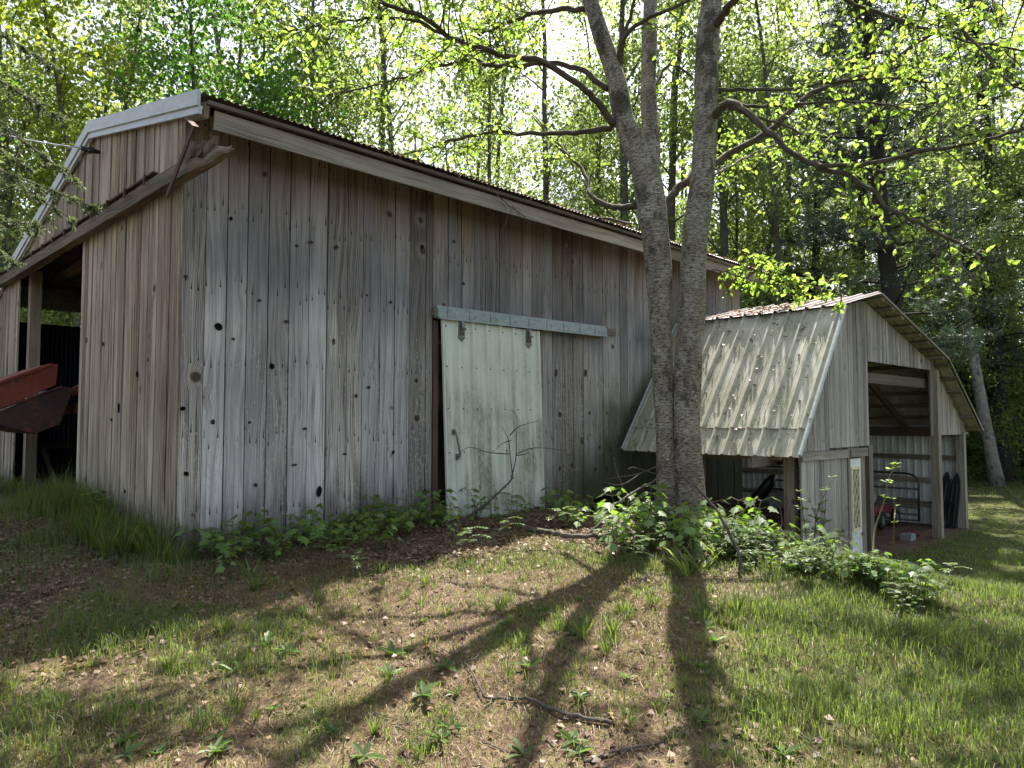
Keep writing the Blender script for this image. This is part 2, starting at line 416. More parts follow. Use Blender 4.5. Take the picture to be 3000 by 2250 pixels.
def metal_panel(name, base, stain, moss, amount, rough=.45, drips=True, st=(15, 1.1), green=None):
    n = N(name); uv = n.uv(); u, v = n.sep(uv)[:2]
    s1 = n.noise(n.scl(uv, *st), 1., 4., .6); s2 = n.noise(n.scl(uv, 2.4, 1.6), 1., 3.); s3 = n.noise(n.scl(uv, 60, 14), 1., 3.)
    f = n.map(n.ma('ADD', n.ma('MULTIPLY', s1, .6), n.ma('MULTIPLY', s2, .55)), .47, .68)
    f = n.ma('MULTIPLY', f, n.map(s3, .3, .6, .35, 1.))
    if drips: f = n.ma('MULTIPLY', f, n.map(v, amount[0], amount[1], .08, 1.))
    c = n.mix(n.ma('MULTIPLY', f, .85), base, n.mix(n.map(s2, .35, .6), stain, moss))
    if green:
        gm = n.map(n.ma('ADD', u, n.map(s2, .3, .7, -.7, .7)), green[0], green[1])
        c = n.mix(n.ma('MULTIPLY', gm, n.map(s3, .3, .6, .55, .9)), c, n.mix(s2, (.085, .095, .04), (.16, .165, .075)))
    grit = n.vor(n.scl(uv, 55, 38), 1.)
    c = n.mix(n.ma('MULTIPLY', n.map(grit['Distance'], .12, .22, .5, 0.), n.map(s2, .4, .6)), c, (.05, .05, .04))
    return n.out(c, rough, n.bump(s3, .15, .004), .4)
M['door'] = metal_panel('mint_white_door_panel', (.55, .60, .51), (.17, .155, .09), (.12, .125, .06), (1.0, .0))
M['roofsheet'] = metal_panel('weathered_roof_sheet', (.52, .50, .41), (.29, .265, .17), (.13, .145, .07), (0, 0), drips=False, rough=.5, st=(3.2, 1.3), green=(.9, -.3))
M['roofold'] = metal_panel('rusty_roof_sheet', (.34, .27, .25), (.18, .085, .06), (.08, .055, .04), (0, 0), drips=False, rough=.6)
M['lining'] = metal_panel('white_wall_sheet', (.62, .63, .60), (.36, .36, .32), (.30, .31, .28), (0, 0), drips=False)
M['corr'] = simple_mat('dark_corrugated_roof', (.07, .05, .042), (.15, .12, .105), 3., .55, .4, .3)
M['navy'] = simple_mat('navy_sheet', (.012, .016, .032), (.02, .025, .045), 3., .5, .3)
M['trim'] = simple_mat('painted_rake_trim', (.30, .335, .33), (.41, .44, .43), 5., .4, .5, 0., (1, 1, 4))
M['galv'] = simple_mat('galvanised_rail', (.165, .205, .20), (.255, .30, .285), 7., .45, .5, .25, (1, 1, 3), .1)
M['iron'] = simple_mat('rusty_iron', (.045, .024, .016), (.11, .06, .04), 30., .75, .3, .4, bumps=.3)
M['hardware'] = simple_mat('dull_steel', (.10, .11, .10), (.22, .23, .21), 40., .45, .5, .6)
M['black'] = simple_mat('black_plastic', (.008, .008, .009), (.02, .02, .022), 20., .4, .4)
M['hole'] = simple_mat('painted_hole_dark', (.004, .0035, .003), (.012, .01, .008), 90., .9, .05)  # near-black colour painted as the shade inside a knot hole
M['knot'] = simple_mat('brown_knot', (.022, .017, .013), (.085, .066, .05), 70., .9, .05, lo=.4, hi=.6)
M['white'] = simple_mat('white_door_paint', (.55, .57, .56), (.68, .70, .69), 4., .4, .4)
M['cream'] = simple_mat('cream_moulding', (.55, .47, .27), (.66, .58, .36), 9., .5, .4)
M['glass'] = simple_mat('dull_window_glass', (.10, .13, .10), (.20, .24, .19), 3., .12, .6)
M['redpaint'] = simple_mat('dark_red_mower_paint', (.10, .012, .014), (.17, .02, .022), 9., .4, .5)
M['tyre'] = simple_mat('tyre_rubber', (.010, .010, .010), (.025, .024, .022), 20., .85, .2)
M['gate'] = simple_mat('brown_painted_tube', (.030, .022, .019), (.06, .045, .038), 15., .45, .5)
M['wire'] = simple_mat('grey_wire', (.45, .47, .47), (.60, .62, .62), 5., .4, .5)
M['grayblock'] = simple_mat('grey_block', (.16, .165, .165), (.24, .245, .24), 20., .9, .2, bumps=.4)
def rust_paint():
    n = N('rusted_red_bucket_paint'); v = n.obj()
    a = n.noise(v, 3.4, 8., .72); b = n.noise(v, 22., 5., .65); z = n.sep(n.col())[0]
    f = n.ma('ADD', n.ma('ADD', a, n.ma('MULTIPLY', b, .3)), n.map(z, 0, 1, -.2, .3))
    c = n.ramp(f, [(.40, (.035, .020, .018)), (.58, (.055, .028, .023)), (.66, (.16, .032, .018)), (.9, (.23, .048, .025)), (1, (.26, .07, .035))])
    return n.out(c, .6, n.bump(b, .2, .01), .35)
M['bucket'] = rust_paint()
def bark(name, lo, hi, dark, birch=True, scale=1.):
    n = N(name); uv = n.uv(); p = n.obj()
    if birch:
        a = n.noise(n.scl(uv, 13, 55), scale, 4., .65); b = n.noise(p, 4.2, 4., .6); f = n.noise(n.scl(uv, 45, 150), scale, 3., .6)
        c = n.mix(n.map(n.ma('ADD', n.ma('MULTIPLY', a, .55), n.ma('MULTIPLY', f, .45)), .415, .55), dark, n.mix(n.map(b, .35, .65), lo, hi))
        z_ = n.sep(n.pos())[2]
        c = n.mix(n.map(n.ma('ADD', z_, n.map(b, .3, .7, -.6, .6)), 1.0, -.4, 0., .4), c, n.vm('MULTIPLY', c, (.62, .50, .36)))
        big = n.noise(n.scl(p, 1, 1, .5), 1.3, 3., .5)
        blotch = n.map(n.ma('ADD', n.noise(n.scl(p, 1, 1, .7), 4.5, 6., .7), n.map(big, .3, .7, -.10, .10)),   .535, .60)
        c = n.mix(n.ma('MULTIPLY', blotch, n.map(f, .3, .7, .95, .5)), c, n.mix(f, (.018, .017, .012), (.07, .062, .045)))
        return n.out(c, .85, n.bump(n.ma('ADD', a, f), .9, .03), .15)
    a = n.noise(n.scl(uv, 26, 5), scale, 5., .65)
    c = n.mix(n.map(a, .35, .65), lo, hi)
    return n.out(c, .9, n.bump(a, .8, .03), .1)
M['birchbark'] = bark('silvery_birch_bark', (.29, .255, .20), (.56, .52, .44), (.06, .048, .036))
M['limb'] = bark('limb_bark', (.045, .038, .028), (.13, .112, .085), (.02, .02, .02), False)
M['graybark'] = bark('grey_forest_bark', (.06, .055, .046), (.15, .14, .12), (.03, .03, .03), False)
M['pinebark'] = bark('dark_pine_bark', (.022, .020, .018), (.055, .048, .042), (.02, .02, .02), False, 2.)
M['whitebark'] = bark('white_birch_bark', (.36, .35, .32), (.55, .54, .50), (.07, .06, .05))
M['stick'] = bark('dead_stick_bark', (.05, .042, .035), (.15, .13, .11), (.02, .02, .02), False)
M['stem'] = simple_mat('green_brown_stem', (.07, .07, .025), (.11, .09, .04), 20., .7)
M['leaf_birch'] = leaf_mat('birch_leaf', (.055, .10, .018), (.09, .14, .022), (.24, .41, .045), (.38, .51, .075), .58)
M['leaf_maple'] = leaf_mat('maple_leaf', (.04, .09, .02), (.06, .115, .02), (.11, .30, .025), (.18, .38, .03), .52)
M['leaf_yellow'] = leaf_mat('yellow_green_leaf', (.085, .125, .016), (.12, .15, .02), (.36, .48, .03), (.46, .54, .04), .55)
M['leaf_wood'] = leaf_mat('forest_leaf', (.05, .09, .025), (.09, .12, .035), (.24, .37, .07), (.38, .46, .13), .55)
M['leaf_far'] = leaf_mat('far_wood_leaf', (.06, .09, .035), (.10, .12, .06), (.24, .31, .10), (.38, .42, .17), .5)
M['needle'] = leaf_mat('pine_needle', (.028, .05, .03), (.045, .07, .04), (.035, .07, .03), (.06, .10, .04), .35)
M['spruce'] = leaf_mat('spruce_needle', (.06, .09, .045), (.10, .12, .06), (.09, .13, .04), (.15, .19, .06), .4)
M['seedling'] = leaf_mat('seedling_leaf', (.075, .145, .03), (.11, .18, .04), (.15, .30, .025), (.24, .38, .04), .40)
M['weed'] = leaf_mat('weed_leaf', (.055, .10, .028), (.085, .135, .04), (.12, .24, .02), (.2, .32, .04), .38, .3)
M['grass'] = leaf_mat('grass_blade', (.045, .08, .018), (.09, .115, .028), (.13, .22, .03), (.27, .33, .06), .45)
M['moss'] = leaf_mat('moss', (.06, .06, .014), (.15, .135, .03), (.12, .14, .015), (.24, .24, .03), .35, .2)
M['straw'] = leaf_mat('dry_straw', (.085, .052, .032), (.34, .27, .16), (.08, .05, .03), (.2, .16, .08), .25, .2)
M['litter'] = leaf_mat('dead_leaf', (.075, .042, .028), (.26, .175, .125), (.10, .05, .02), (.18, .11, .06), .2, .2)
def ground_mat():
    n = N('ground_soil_and_moss'); p = n.pos(); g = n.col(); gx, gy, gq = n.sep(g)[:3]
    a = n.noise(p, 1.7, 5., .6); b = n.noise(p, 9., 5., .65); c = n.noise(p, 70., 4., .7); d = n.noise(p, 4., 4., .6)
    soil = n.ramp(n.ma('ADD', n.ma('MULTIPLY', b, .5), n.ma('MULTIPLY', c, .5)), [(.3, (.035, .022, .016)), (.46, (.09, .056, .040)), (.6, (.175, .115, .082)), (.8, (.30, .215, .16))])
    straw = n.ramp(c, [(.3, (.06, .045, .022)), (.52, (.16, .125, .065)), (.75, (.30, .24, .135))])
    moss = n.ramp(c, [(.3, (.05, .05, .010)), (.6, (.14, .13, .018)), (.8, (.20, .17, .03))])
    grs = n.ramp(n.ma('ADD', n.ma('MULTIPLY', c, .6), n.ma('MULTIPLY', b, .4)), [(.3, (.025, .035, .010)), (.6, (.06, .08, .02)), (.8, (.12, .13, .04))])
    x = n.mix(n.map(d, .5, .72), soil, straw)
    x = n.mix(n.ma('MULTIPLY', n.map(a, .54, .68), gq), x, moss)
    x = n.mix(n.ma('MULTIPLY', gx, n.map(b, .3, .6, .35, 1.)), x, grs)
    x = n.mix(n.ma('MULTIPLY', gy, n.map(b, .25, .5)), x, soil)
    return n.out(x, .95, n.bump(n.ma('ADD', c, n.ma('MULTIPLY', b, 2.)), .7, .025), .1)
M['ground'] = ground_mat()
# ------------------------------------------------------------------ ground
TREE = np.array([1.86, 7.97])
def masks(x, y):
    p, q = barn_pq(x, y); td = np.hypot(x - TREE[0], y - TREE[1])
    nz = vnoise(x, y, .8, 3); n2 = vnoise(x, y, .3, 4)
    lit = np.maximum(sst(-2.3, -1.2, q + (nz - .5) * .8) * sst(.6, 1.6, p) * sst(10.5, 9, p), sst(2.5, 1.2, td))
    lush = sst(.6, 1.9, x + (nz - .5) * .9 - .08 * (y - 4))
    left = sst(-1.7, -2.7, x) * sst(3.6, 4.6, y + (nz - .5))
    patch = sst(.48, .72, nz * .6 + n2 * .4)
    g = np.clip(1.15 * lush * (.55 + .6 * nz) + .60 * left * (.25 + .9 * patch) + (.12 + .55 * patch) * (1 - left), 0, 1) * (1 - .8 * lit)
    s_, y_ = shed_sy(x, y)
    ins = sst(-.3, .1, s_) * sst(7.3, 6.9, s_) * sst(-.25, .15, y_)
    g = g * (1 - ins)
    bare = sst(.45, .62, vnoise(x, y, 2.2, 6)) * (1 - lush) * .6
    return g, np.clip(np.maximum(lit, np.maximum(ins, bare * .6)), 0, 1), sst(.35, .7, vnoise(x, y, 1.3, 8)) * (1 - lit) * (1 - .6 * lush), lush, left
def build_ground():
    t = np.linspace(-1, 1, 261); X = 2.5 + np.sinh(t * 4.4) / np.sinh(4.4) * 150
    t = np.linspace(0, 1, 231); Y = -6 + np.sinh(t * 4.2) / np.sinh(4.2) * 166
    Y = np.concatenate([np.arange(-6, 2, .2), np.arange(2, 9, .05), np.arange(9, 12, .12), 12 + (np.linspace(0, 1, 90) ** 2.4) * 150])
    X = np.concatenate([-14 - (np.linspace(1, 0, 50) ** 2.4) * 120, np.arange(-13.8, -6, .16), np.arange(-5.9, 6.5, .06), np.arange(6.6, 16, .16), 16.2 + (np.linspace(0, 1, 60) ** 2.4) * 120])
    gx, gy = np.meshgrid(X, Y)
    V = np.stack([gx, gy, gz(gx, gy)], -1).reshape(-1, 3)
    nx, ny = len(X), len(Y)
    i = np.arange(nx - 1)[None, :] + np.arange(ny - 1)[:, None] * nx
    lp = np.stack([i, i + 1, i + 1 + nx, i + nx], -1).reshape(-1)
    g, l, m, lu, le = masks(V[:, 0], V[:, 1])
    me = raw_mesh('ground', V, np.full((nx - 1) * (ny - 1), 4), lp, np.stack([g, l, m], -1), M['ground'], True)
    prop(link_mesh('ground', me), 'sunlit and shaded yard of thin grass, moss and leaf litter', 'ground', kind='structure')
build_ground()
# ------------------------------------------------------------------ corrugated sheet helper
def sheet(mb, P0, eu, ev, width, length, pitch=.229, rib=.02, kind='rib', nv=1, thick=.003, sag=None, uvo=(0, 0), col=None, under=True):
    """ribbed sheet: P0 corner, eu across the ribs, ev along them"""
    eu, ev = nrm(eu), nrm(ev); nn = nrm(np.cross(eu, ev))
    prof = []
    if kind == 'rib':
        k = int(width / pitch) + 1
        for i in range(k + 1):
            c = i * pitch
            for du, h in ((-.030, 0), (-.013, rib), (.013, rib), (.030, 0), (.070, 0), (.076, .003), (.088, .003), (.094, 0), (.135, 0), (.141, .003), (.153, .003), (.159, 0)):
                if pitch < .2 and du > .05: continue
                if -.001 <= c + du <= width + .001: prof.append((c + du, h))
        if not prof or prof[0][0] > .001: prof.insert(0, (0, 0))
        if prof[-1][0] < width - .001: prof.append((width, 0))
    else:
        k = max(2, int(width / pitch * 6))
        prof = [(width * i / k, rib * .5 * (1 + math.sin(2 * math.pi * width * i / k / pitch))) for i in range(k + 1)]
    col = col or (random.random(), random.random(), random.random(), 1)
    for side in ((0, 1) if under else (0,)):
        d = -thick * side
        rows = []
        for j in range(nv + 1):
            t = length * j / nv
            rows.append([np.asarray(P0) + eu * a + ev * t + nn * (h + d) + (sag(a, t) if sag else 0) for a, h in prof])
        for j in range(nv):
            for i in range(len(prof) - 1):
                pts = [rows[j][i], rows[j][i + 1], rows[j + 1][i + 1], rows[j + 1][i]]
                a0, a1 = prof[i][0], prof[i + 1][0]
                uvs = [(uvo[0] + a0, uvo[1] + length * j / nv), (uvo[0] + a1, uvo[1] + length * j / nv), (uvo[0] + a1, uvo[1] + length * (j + 1) / nv), (uvo[0] + a0, uvo[1] + length * (j + 1) / nv)]
                if side: pts.reverse(); uvs.reverse()
                mb.face(pts, uvs, col, 0, kind != 'rib')
    return prof, nn
# ------------------------------------------------------------------ barn
barn = empty('barn', B(0, 0, -1.15), math.atan2(BA_[1], BA_[0]), 'large grey weathered board barn with low gable roof and white sliding door', 'barn')
def rcol(): return (random.random(), random.random(), random.random(), 1)
def roof_z(q):                                   # underside line of the barn roof over depth q
    return 3.47 - .2225 * (2.9 - q) if q < 2.9 else 3.47 - .217 * (q - 2.9)
def front_wall():
    mb = MB(); p = 0.0
    P = lambda pp, z, off=0: B(pp, 0, z)
    while p < 10.12:
        w = min(random.uniform(.185, .235), 10.16 - p)
        for cut in (2.80, 4.46):
            if p < cut - .01 < p + w: w = cut - p
            elif abs(p + w - cut) < .06 and p + w > cut - .06 and p < cut: w = cut - p
        off = random.uniform(-.005, .004)
        lean = random.uniform(-.004, .004)
        P_ = lambda u, z, off=off: B(u - .030 * (2.7 - z) / 3.8 * 0, off, z)
        gap = random.choice((.006, .008, .010, .014)); zb = -1.32 + random.uniform(-.03, .03)
        if p > 4.5: zb = (-1.24 if p < 5.6 else -1.12) + random.uniform(-.03, .02) if p < 6.2 else -2.2
        u0, u1 = p + gap / 2, p + w - gap / 2
        if 2.80 < p + w / 2 < 4.46:
            mb.board(P_, None, -BB_, u0, u1, 1.18, 2.78, 2.78, .022, rcol())
        else:
            mb.board(P_, None, -BB_, u0, u1, zb, 2.78, 2.78, .022, rcol(), lean)
        p += w
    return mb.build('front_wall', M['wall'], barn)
fw = front_wall()
def knot_holes():
    HO = ((640, 957, 9, 9), (536, 1197, 6, 5), (546, 1388, 5.5, 5.5), (797, 1073, 6, 7), (1237, 723, 4, 6.5), (935, 1440, 6, 15), (1152, 1325, 4, 5), (1245, 1438, 4, 5), (677, 640, 3.5, 5))
    KN = ((731, 1238, 3.5, 4), (978, 1001, 4, 8), (684, 993, 3.5, 4), (775, 510, 4, 7), (545, 810, 4.5, 4.5), (1358, 831, 4, 5), (651, 1557, 3, 3), (749, 1421, 4, 5), (1630, 1092, 5, 10), (1716, 1093, 5, 10), (1640, 1212, 3.5, 5), (1728, 1210, 3.5, 5), (1757, 1310, 3, 5), (1745, 1375, 4, 7), (1777, 1375, 4, 7), (1080, 1135, 4.5, 5), (1043, 1160, 4, 5), (624, 1236, 5, 6), (893, 1256, 5, 4), (862, 1362, 7, 3), (1330, 707, 4, 5), (1142, 627, 5, 8), (870, 720, 5, 3), (910, 710, 7, 4), (985, 725, 6, 6), (1145, 885, 4, 4), (1075, 865, 3, 3), (840, 942, 7, 4), (760, 880, 4, 4), (1220, 1115, 4, 6), (1010, 1330, 6, 3))
    for x, y, rw, rh in HO + KN:
        c = pxB(x, y, q=-.011); k = np.linalg.norm(c) / F * 1.06
        mb = MB(); n = 14; ph = random.random() * 6
        rr = [1 + .10 * math.sin(2 * 2 * math.pi * i / n + ph) + random.uniform(-.04, .04) for i in range(n)]
        ring = [c + BA_ * (1.25 * rw * k * rr[i] * math.cos(2 * math.pi * i / n)) + UP * (rh * k * rr[i] * math.sin(2 * math.pi * i / n)) for i in range(n)]
        back = [c + (r_ - c) * .7 + BB_ * .0025 for r_ in ring]
        for i in range(n):
            j = (i + 1) % n
            mb.face([ring[i], ring[j], back[j], back[i]][::-1], [(0, 0)] * 4)
        mb.face(back[::-1], [(0, 0)] * n)
        mb.build('knot_hole' if (x, y, rw, rh) in HO else 'knot', M['hole'] if (x, y, rw, rh) in HO else M['knot'], fw)  # knot_hole discs are solid; the inner shade is their black colour
knot_holes()
def gable_boards(q0, q1, zb, zt, wmin=.12, wmax=.19, name='gable_wall'):
    mb = MB(); q = q0
    while q < q1 - .02:
        w = min(random.uniform(wmin, wmax), q1 - q); off = random.uniform(-.010, .010)
        P = lambda u, z, off=off: BK + BB_ * u + BA_ * off + UP * z
        u0, u1 = q + .002, q + w - random.choice((.005, .008, .013))
        mb.board(P, None, -BA_, u0, u1, zb(q) if callable(zb) else zb, zt(u0), zt(u1), .022, rcol(), random.uniform(-.006, .006))
        q += w
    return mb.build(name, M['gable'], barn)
gw = gable_boards(.0, 3.24, -1.25, lambda q: min(2.2, roof_z(q)))
gable_boards(6.95, 9.1, -1.2, lambda q: min(2.36, roof_z(q) - .02))
gable_boards(.0, 8.2, lambda q: 2.19 if q < 6 else 2.22, lambda q: roof_z(q) - .02, name='upper_gable')
for x, y, rw, rh in ((347, 1195, 5, 14), (400, 1096, 4, 8), (253, 997, 3.5, 8), (301, 1008, 3, 7), (365, 1440, 3, 5), (325, 1230, 3, 5)):
    c = pxB(x, y, p=-.014); k = np.linalg.norm(c) / F
    mb = MB(); n = 12
    ring = [c - BB_ * (1.5 * rw * k * math.cos(2 * math.pi * i / n)) + UP * (rh * k * math.sin(2 * math.pi * i / n)) for i in range(n)]
    back = [c + (r_ - c) * .6 + BA_ * .006 for r_ in ring]
    for i in range(n):
        j = (i + 1) % n
        mb.face([ring[i], ring[j], back[j], back[i]][::-1], [(0, 0)] * 4)
    mb.face(back[::-1], [(0, 0)] * n)
    mb.build('knot_hole', M['hole'], gw)  # solid disc, the dark of the hole is painted on
# far walls, roof
mb = MB(); q = 0
while q < 9.1:
    w = random.uniform(.18, .22)
    P = lambda u, z: BK + BB_ * u + BA_ * 10.15 + UP * z
    mb.board(P, None, BA_, q + .002, q + w - .002, -2.2, min(roof_z(q + .05), 3.4) - .05, min(roof_z(q + w), 3.4) - .05, .022, rcol()); q += w
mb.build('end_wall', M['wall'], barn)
mb = MB(); sheet(mb, B(10.1, 9.0, -1.25), -BA_, UP, 10.0, 3.03, .076, .016, 'wave')
mb.build('back_wall', M['navy'], barn)
roof = None
for nm, qa, qb in (('roof', -.47, 2.9), ('roof', 2.9, 9.35)):
    a = B(-.03 if qa < 0 else 10.5, qa if qa < 0 else qb, (roof_z(qa) if qa < 0 else roof_z(qb)) + .02)
    b = B(-.03 if qa < 0 else 10.5, qb if qa < 0 else qa, (roof_z(qb) if qa < 0 else roof_z(qa)) + .02)
    mb = MB(); ev = b - a
    sheet(mb, a, BA_ if qa < 0 else -BA_, ev, 10.5, np.linalg.norm(ev), .068, .018, 'wave')
    o = mb.build(nm, M['corr'], barn); roof = roof or o
mb = MB(); mb.beam(B(.02, -.44, roof_z(-.44) - .035), B(10.45, -.44, roof_z(-.44) - .035), .04, .035)
mb.build('roof_batten', M['darkwood'], barn)
mb = MB()
for (a, b) in ((.10, 6.6), (6.61, 10.3)):
    mb.box(B(a, -.40, 2.495 + (.02 if a > 1 else 0)), BA_ * (b - a), BB_ * .022, UP * .165)
mb.build('fascia', M['fascia'], barn)
for i in range(18):
    p = .03 + i * .6
    mb = MB(); mb.beam(B(p + .02, -.36, roof_z(-.36) - .085), B(p + .02, 2.85, roof_z(2.85) - .1), .045, .13)
    mb.build('rafter', M['beam'] if i == 0 else M['darkwood'], barn)
mb = MB()
for q_ in (3.6, 5.0, 6.4, 7.8): mb.box(B(.1, q_, roof_z(q_) - .14), BA_ * 10, BB_ * .05, UP * .09)
mb.build('purlin', M['darkwood'], barn)
mb = MB(); mb.box(B(.6, 3.0, 2.30), BB_ * 5.9, BA_ * .06, UP * .16); mb.build('tie_beam', M['darkwood'], barn)
# rake trim: two mitred runs of sheet metal with a lower flange
def rake():
    for (qa, qb) in ((-.46, 2.9), (2.9, 9.3)):
        mb = MB()
        for (t0, t1, off, sl) in ((.05, -.085, -.075, 0), (-.085, -.11, -.055, 0), (-.11, -.155, -.062, 0)):
            a0, a1 = B(off, qa, roof_z(qa) + t1), B(off, qa, roof_z(qa) + t0)
            b0, b1 = B(off, qb, roof_z(qb) + t1), B(off, qb, roof_z(qb) + t0)
            th = BA_ * .03
            mb.face([a0, a1, b1, b0], [(0, 0), (.1, 0), (.1, 4), (0, 4)], rcol())
            mb.face([a1, a1 + th, b1 + th, b1], [(0, 0), (.1, 0), (.1, 4), (0, 4)])
            mb.face([a0 + th, a0, b0, b0 + th], [(0, 0), (.1, 0), (.1, 4), (0, 4)])
            mb.face([a0, a0 + th, a1 + th, a1], [(0, 0), (.1, 0), (.1, .1), (0, .1)])
            mb.face([b0 + th, b0, b1, b1 + th], [(0, 0), (.1, 0), (.1, .1), (0, .1)])
        mb.build('rake_trim', M['trim'], barn)
rake()
# long rotted door header with a rail, brackets and a rusty strap
def header():
    z0 = lambda q: 2.035 + .019 * (q + 1.1)
    st = [-1.14, -1.08, -1.02, -.9, -.75, -.6, -.45, -.2, .2, .8, 1.6, 2.8, 4.2, 5.6, 6.8, 7.95]
    mb = MB(); rows = []
    for i, q in enumerate(st):
        rot = max(0, (.75 - q) / 1.9)
        j = lambda s: random.uniform(-s, s) * (.4 + 1.6 * rot)
        h = .14 - .085 * max(0, (-q - .2) / .95) + j(.018); t = .10 - .05 * max(0, (-q - .2) / .95)
        b = z0(q)
        rows.append([B(-.045, q + j(.02), b + j(.006)), B(-.045 - t, q + j(.05), b + j(.006)), B(-.045 - t + j(.008), q + j(.05), b + h * .5), B(-.05 - t * .9, q + j(.06), b + h + j(.01)), B(-.045 - t * .4, q + j(.06), b + h * (1 - .3 * rot) + j(.012)), B(-.045, q + j(.06), b + h + j(.012))])
    k = 6
    for i in range(len(rows) - 1):
        for j in range(k):
            a, b2, c, d = rows[i][j], rows[i][(j + 1) % k], rows[i + 1][(j + 1) % k], rows[i + 1][j]
            mb.face([a, b2, c, d], [(.05 * j, st[i]), (.05 * j + .05, st[i]), (.05 * j + .05, st[i + 1]), (.05 * j, st[i + 1])], (.4, .45, .3, 1))
    mb.face(rows[0][::-1], [(0, 0)] * k, (.2, .1, .2, 1)); mb.face(rows[-1], [(0, 0)] * k)
    # splintered upper half that broke away from the end
    for i in range(7):
        q = -.30 - .085 * i; h = .11 * (1 - i / 9) + random.uniform(0, .05)
        mb.box(B(-.06 - random.uniform(0, .03), q, z0(q) + .09), BB_ * -.12 + UP * random.uniform(-.02, .03), -BA_ * random.uniform(.02, .05), UP * h, (.3, .2, .2, 1))
    hd = mb.build('door_header', M['oldbeam'], barn)
    mb = MB(); mb.beam(B(-.13, .35, z0(.3) + .185), B(-.13, 7.9, z0(7.9) + .185), .05, .018); mb.build('rail', M['iron'], hd)
    for i in range(13):
        q = .5 + i * .58
        mb = MB(); mb.box(B(-.165, q, z0(q) + .10), BB_ * .03, -BA_ * .012, UP * .09); mb.box(B(-.165, q, z0(q) + .175), BB_ * .03, BA_ * .05, UP * .012)
        mb.build('bracket', M['iron'], hd)
    mb = MB(); a, b = pxB(568, 368, p=-.20), pxB(489, 575, p=-.19)
    mb.beam(a, b, .012, .052, upv=BB_)
    mb.beam(pxB(549, 347, p=-.10), pxB(574, 372, p=-.24), .045, .012)
    mb.build('strap', M['iron'], hd)
header()
mb = MB(); c = pxB(265, 440, p=-.12)
mb.tube([c + BA_ * .1, c, c - BA_ * .10], [.02, .035, .028], 10); mb.tube([c - BB_ * .05, c + BB_ * .05], [.03, .03], 10)
mb.build('insulator', M['black'], barn)
mb = MB(); mb.box(B(.12, 6.72, -1.2), BB_ * .17, BA_ * .15, UP * 3.55); mb.build('post', M['post'], barn)
mb = MB(); mb.box(B(.14, 6.9, .55), BB_ * .3, BA_ * .1, UP * .1); mb.build('girt', M['darkwood'], barn)
mb = MB(); mb.box(B(8.9, 8.85, -.55), BA_ * -8.5, BB_ * .09, UP * .10); mb.build('girt', M['darkwood'], barn)
# sliding door on the long wall
def sliding_door():
    D = lambda u, z, off=0: B(2.875 + u + (.10 * (1.17 - z) / 2.34), -.085 - off, z)
    mb = MB(); W = 1.62
    bl = D(0, -1.19); ev = D(0, 1.165) - bl
    sheet(mb, bl, BA_, ev, W, np.linalg.norm(ev), .229, .027, uvo=(3, -1.19), thick=.02)
    o = mb.build('sliding_door', M['door'], barn)
    for u0 in (-.012, W - .012):
        mb = MB(); mb.box(D(u0, -1.19, -.012), BA_ * .024, BB_ * -.030, ev)
        mb.build('edge_trim', M['door'], o)
    for zr in (1.09, .62, .13, -.38, -.80, -1.1):
        for i in range(8):
            u = .045 + i * .229 if i < 7 else W - .03
            c = D(u, zr, .006); mb = MB(); mb.tube([c, c - BB_ * .008], [.008, .008], 6)
            mb.build('screw', M['black'], o)
    for u in (.27, 1.41):
        c = D(u, 1.17)
        mb = MB(); mb.box(c + UP * -.21 - BB_ * .022 - BA_ * .05, BA_ * .10, -BB_ * .012, UP * .24)
        mb.tube([c + UP * -.20 - BB_ * .03 - BA_ * .045, c + UP * -.235 - BB_ * .03, c + UP * -.20 - BB_ * .03 + BA_ * .045], .012, 6)
        h = mb.build('hanger', M['hardware'], o)
        mb = MB(); mb.box(c + UP * -.17 - BB_ * .036 - BA_ * .022, BA_ * .045, -BB_ * .02, UP * .16); mb.tube([c + UP * -.10 - BB_ * .07 - BA_ * .03, c + UP * -.10 - BB_ * .07 + BA_ * .03], .014, 6)
        mb.tube([c + UP * -.04 - BB_ * .06 - BA_ * .02, c + UP * -.18 - BB_ * .06 + BA_ * .01], .01, 6)
        mb.build('hanger_bolt', M['hardware'], h)
    t, b = D(.115, -.14), D(.155, -.43)
    mb = MB(); mb.tube([t - BB_ * .012, t - BB_ * .05, t - BB_ * .065 - UP * .04, b - BB_ * .065 + UP * .04, b - BB_ * .05, b - BB_ * .012], .012, 8)
    for c in (t, b): mb.box(c - BA_ * .02 - UP * .035 - BB_ * .012, BA_ * .04, -BB_ * .01, UP * .07)
    mb.build('handle', M['hardware'], o)
    # track
    mb = MB(); a = B(2.79, -.05, 1.175); L = BA_ * 3.13 + UP * .045
    mb.box(a, L, -BB_ * .07, UP * .105); mb.box(a + UP * .105 + BB_ * .03, L, -BB_ * .075, UP * .035); mb.box(a - UP * .02 - BB_ * .065, L, -BB_ * .03, UP * .02)
    t = mb.build('door_track', M['galv'], barn)
    for i in range(9):
        mb = MB(); c = a + L * ((i + .4) / 9.2) - BB_ * .071
        mb.box(c, BA_ * .035, -BB_ * .006, UP * .115); mb.tube([c + UP * .05 + BA_ * .1 - BB_ * 0, c + UP * .05 + BA_ * .1 - BB_ * .008], .009, 6, (.1, .1, .1, 1))
        mb.build('track_bracket', M['galv'], t)
    mb = MB(); mb.box(B(5.9, -.002, 1.255), BA_ * .35, -BB_ * .035, UP * .098); mb.box(B(2.78, -.002, 1.2), BA_ * 3.1, -BB_ * .045, UP * .09)
    mb.build('track_board', M['fascia'], barn)
    mb = MB(); mb.box(B(2.805, .03, -1.3), BA_ * .065, -BB_ * .05, UP * 2.45)
    mb.build('door_jamb', M['redwood'], barn)
sliding_door()
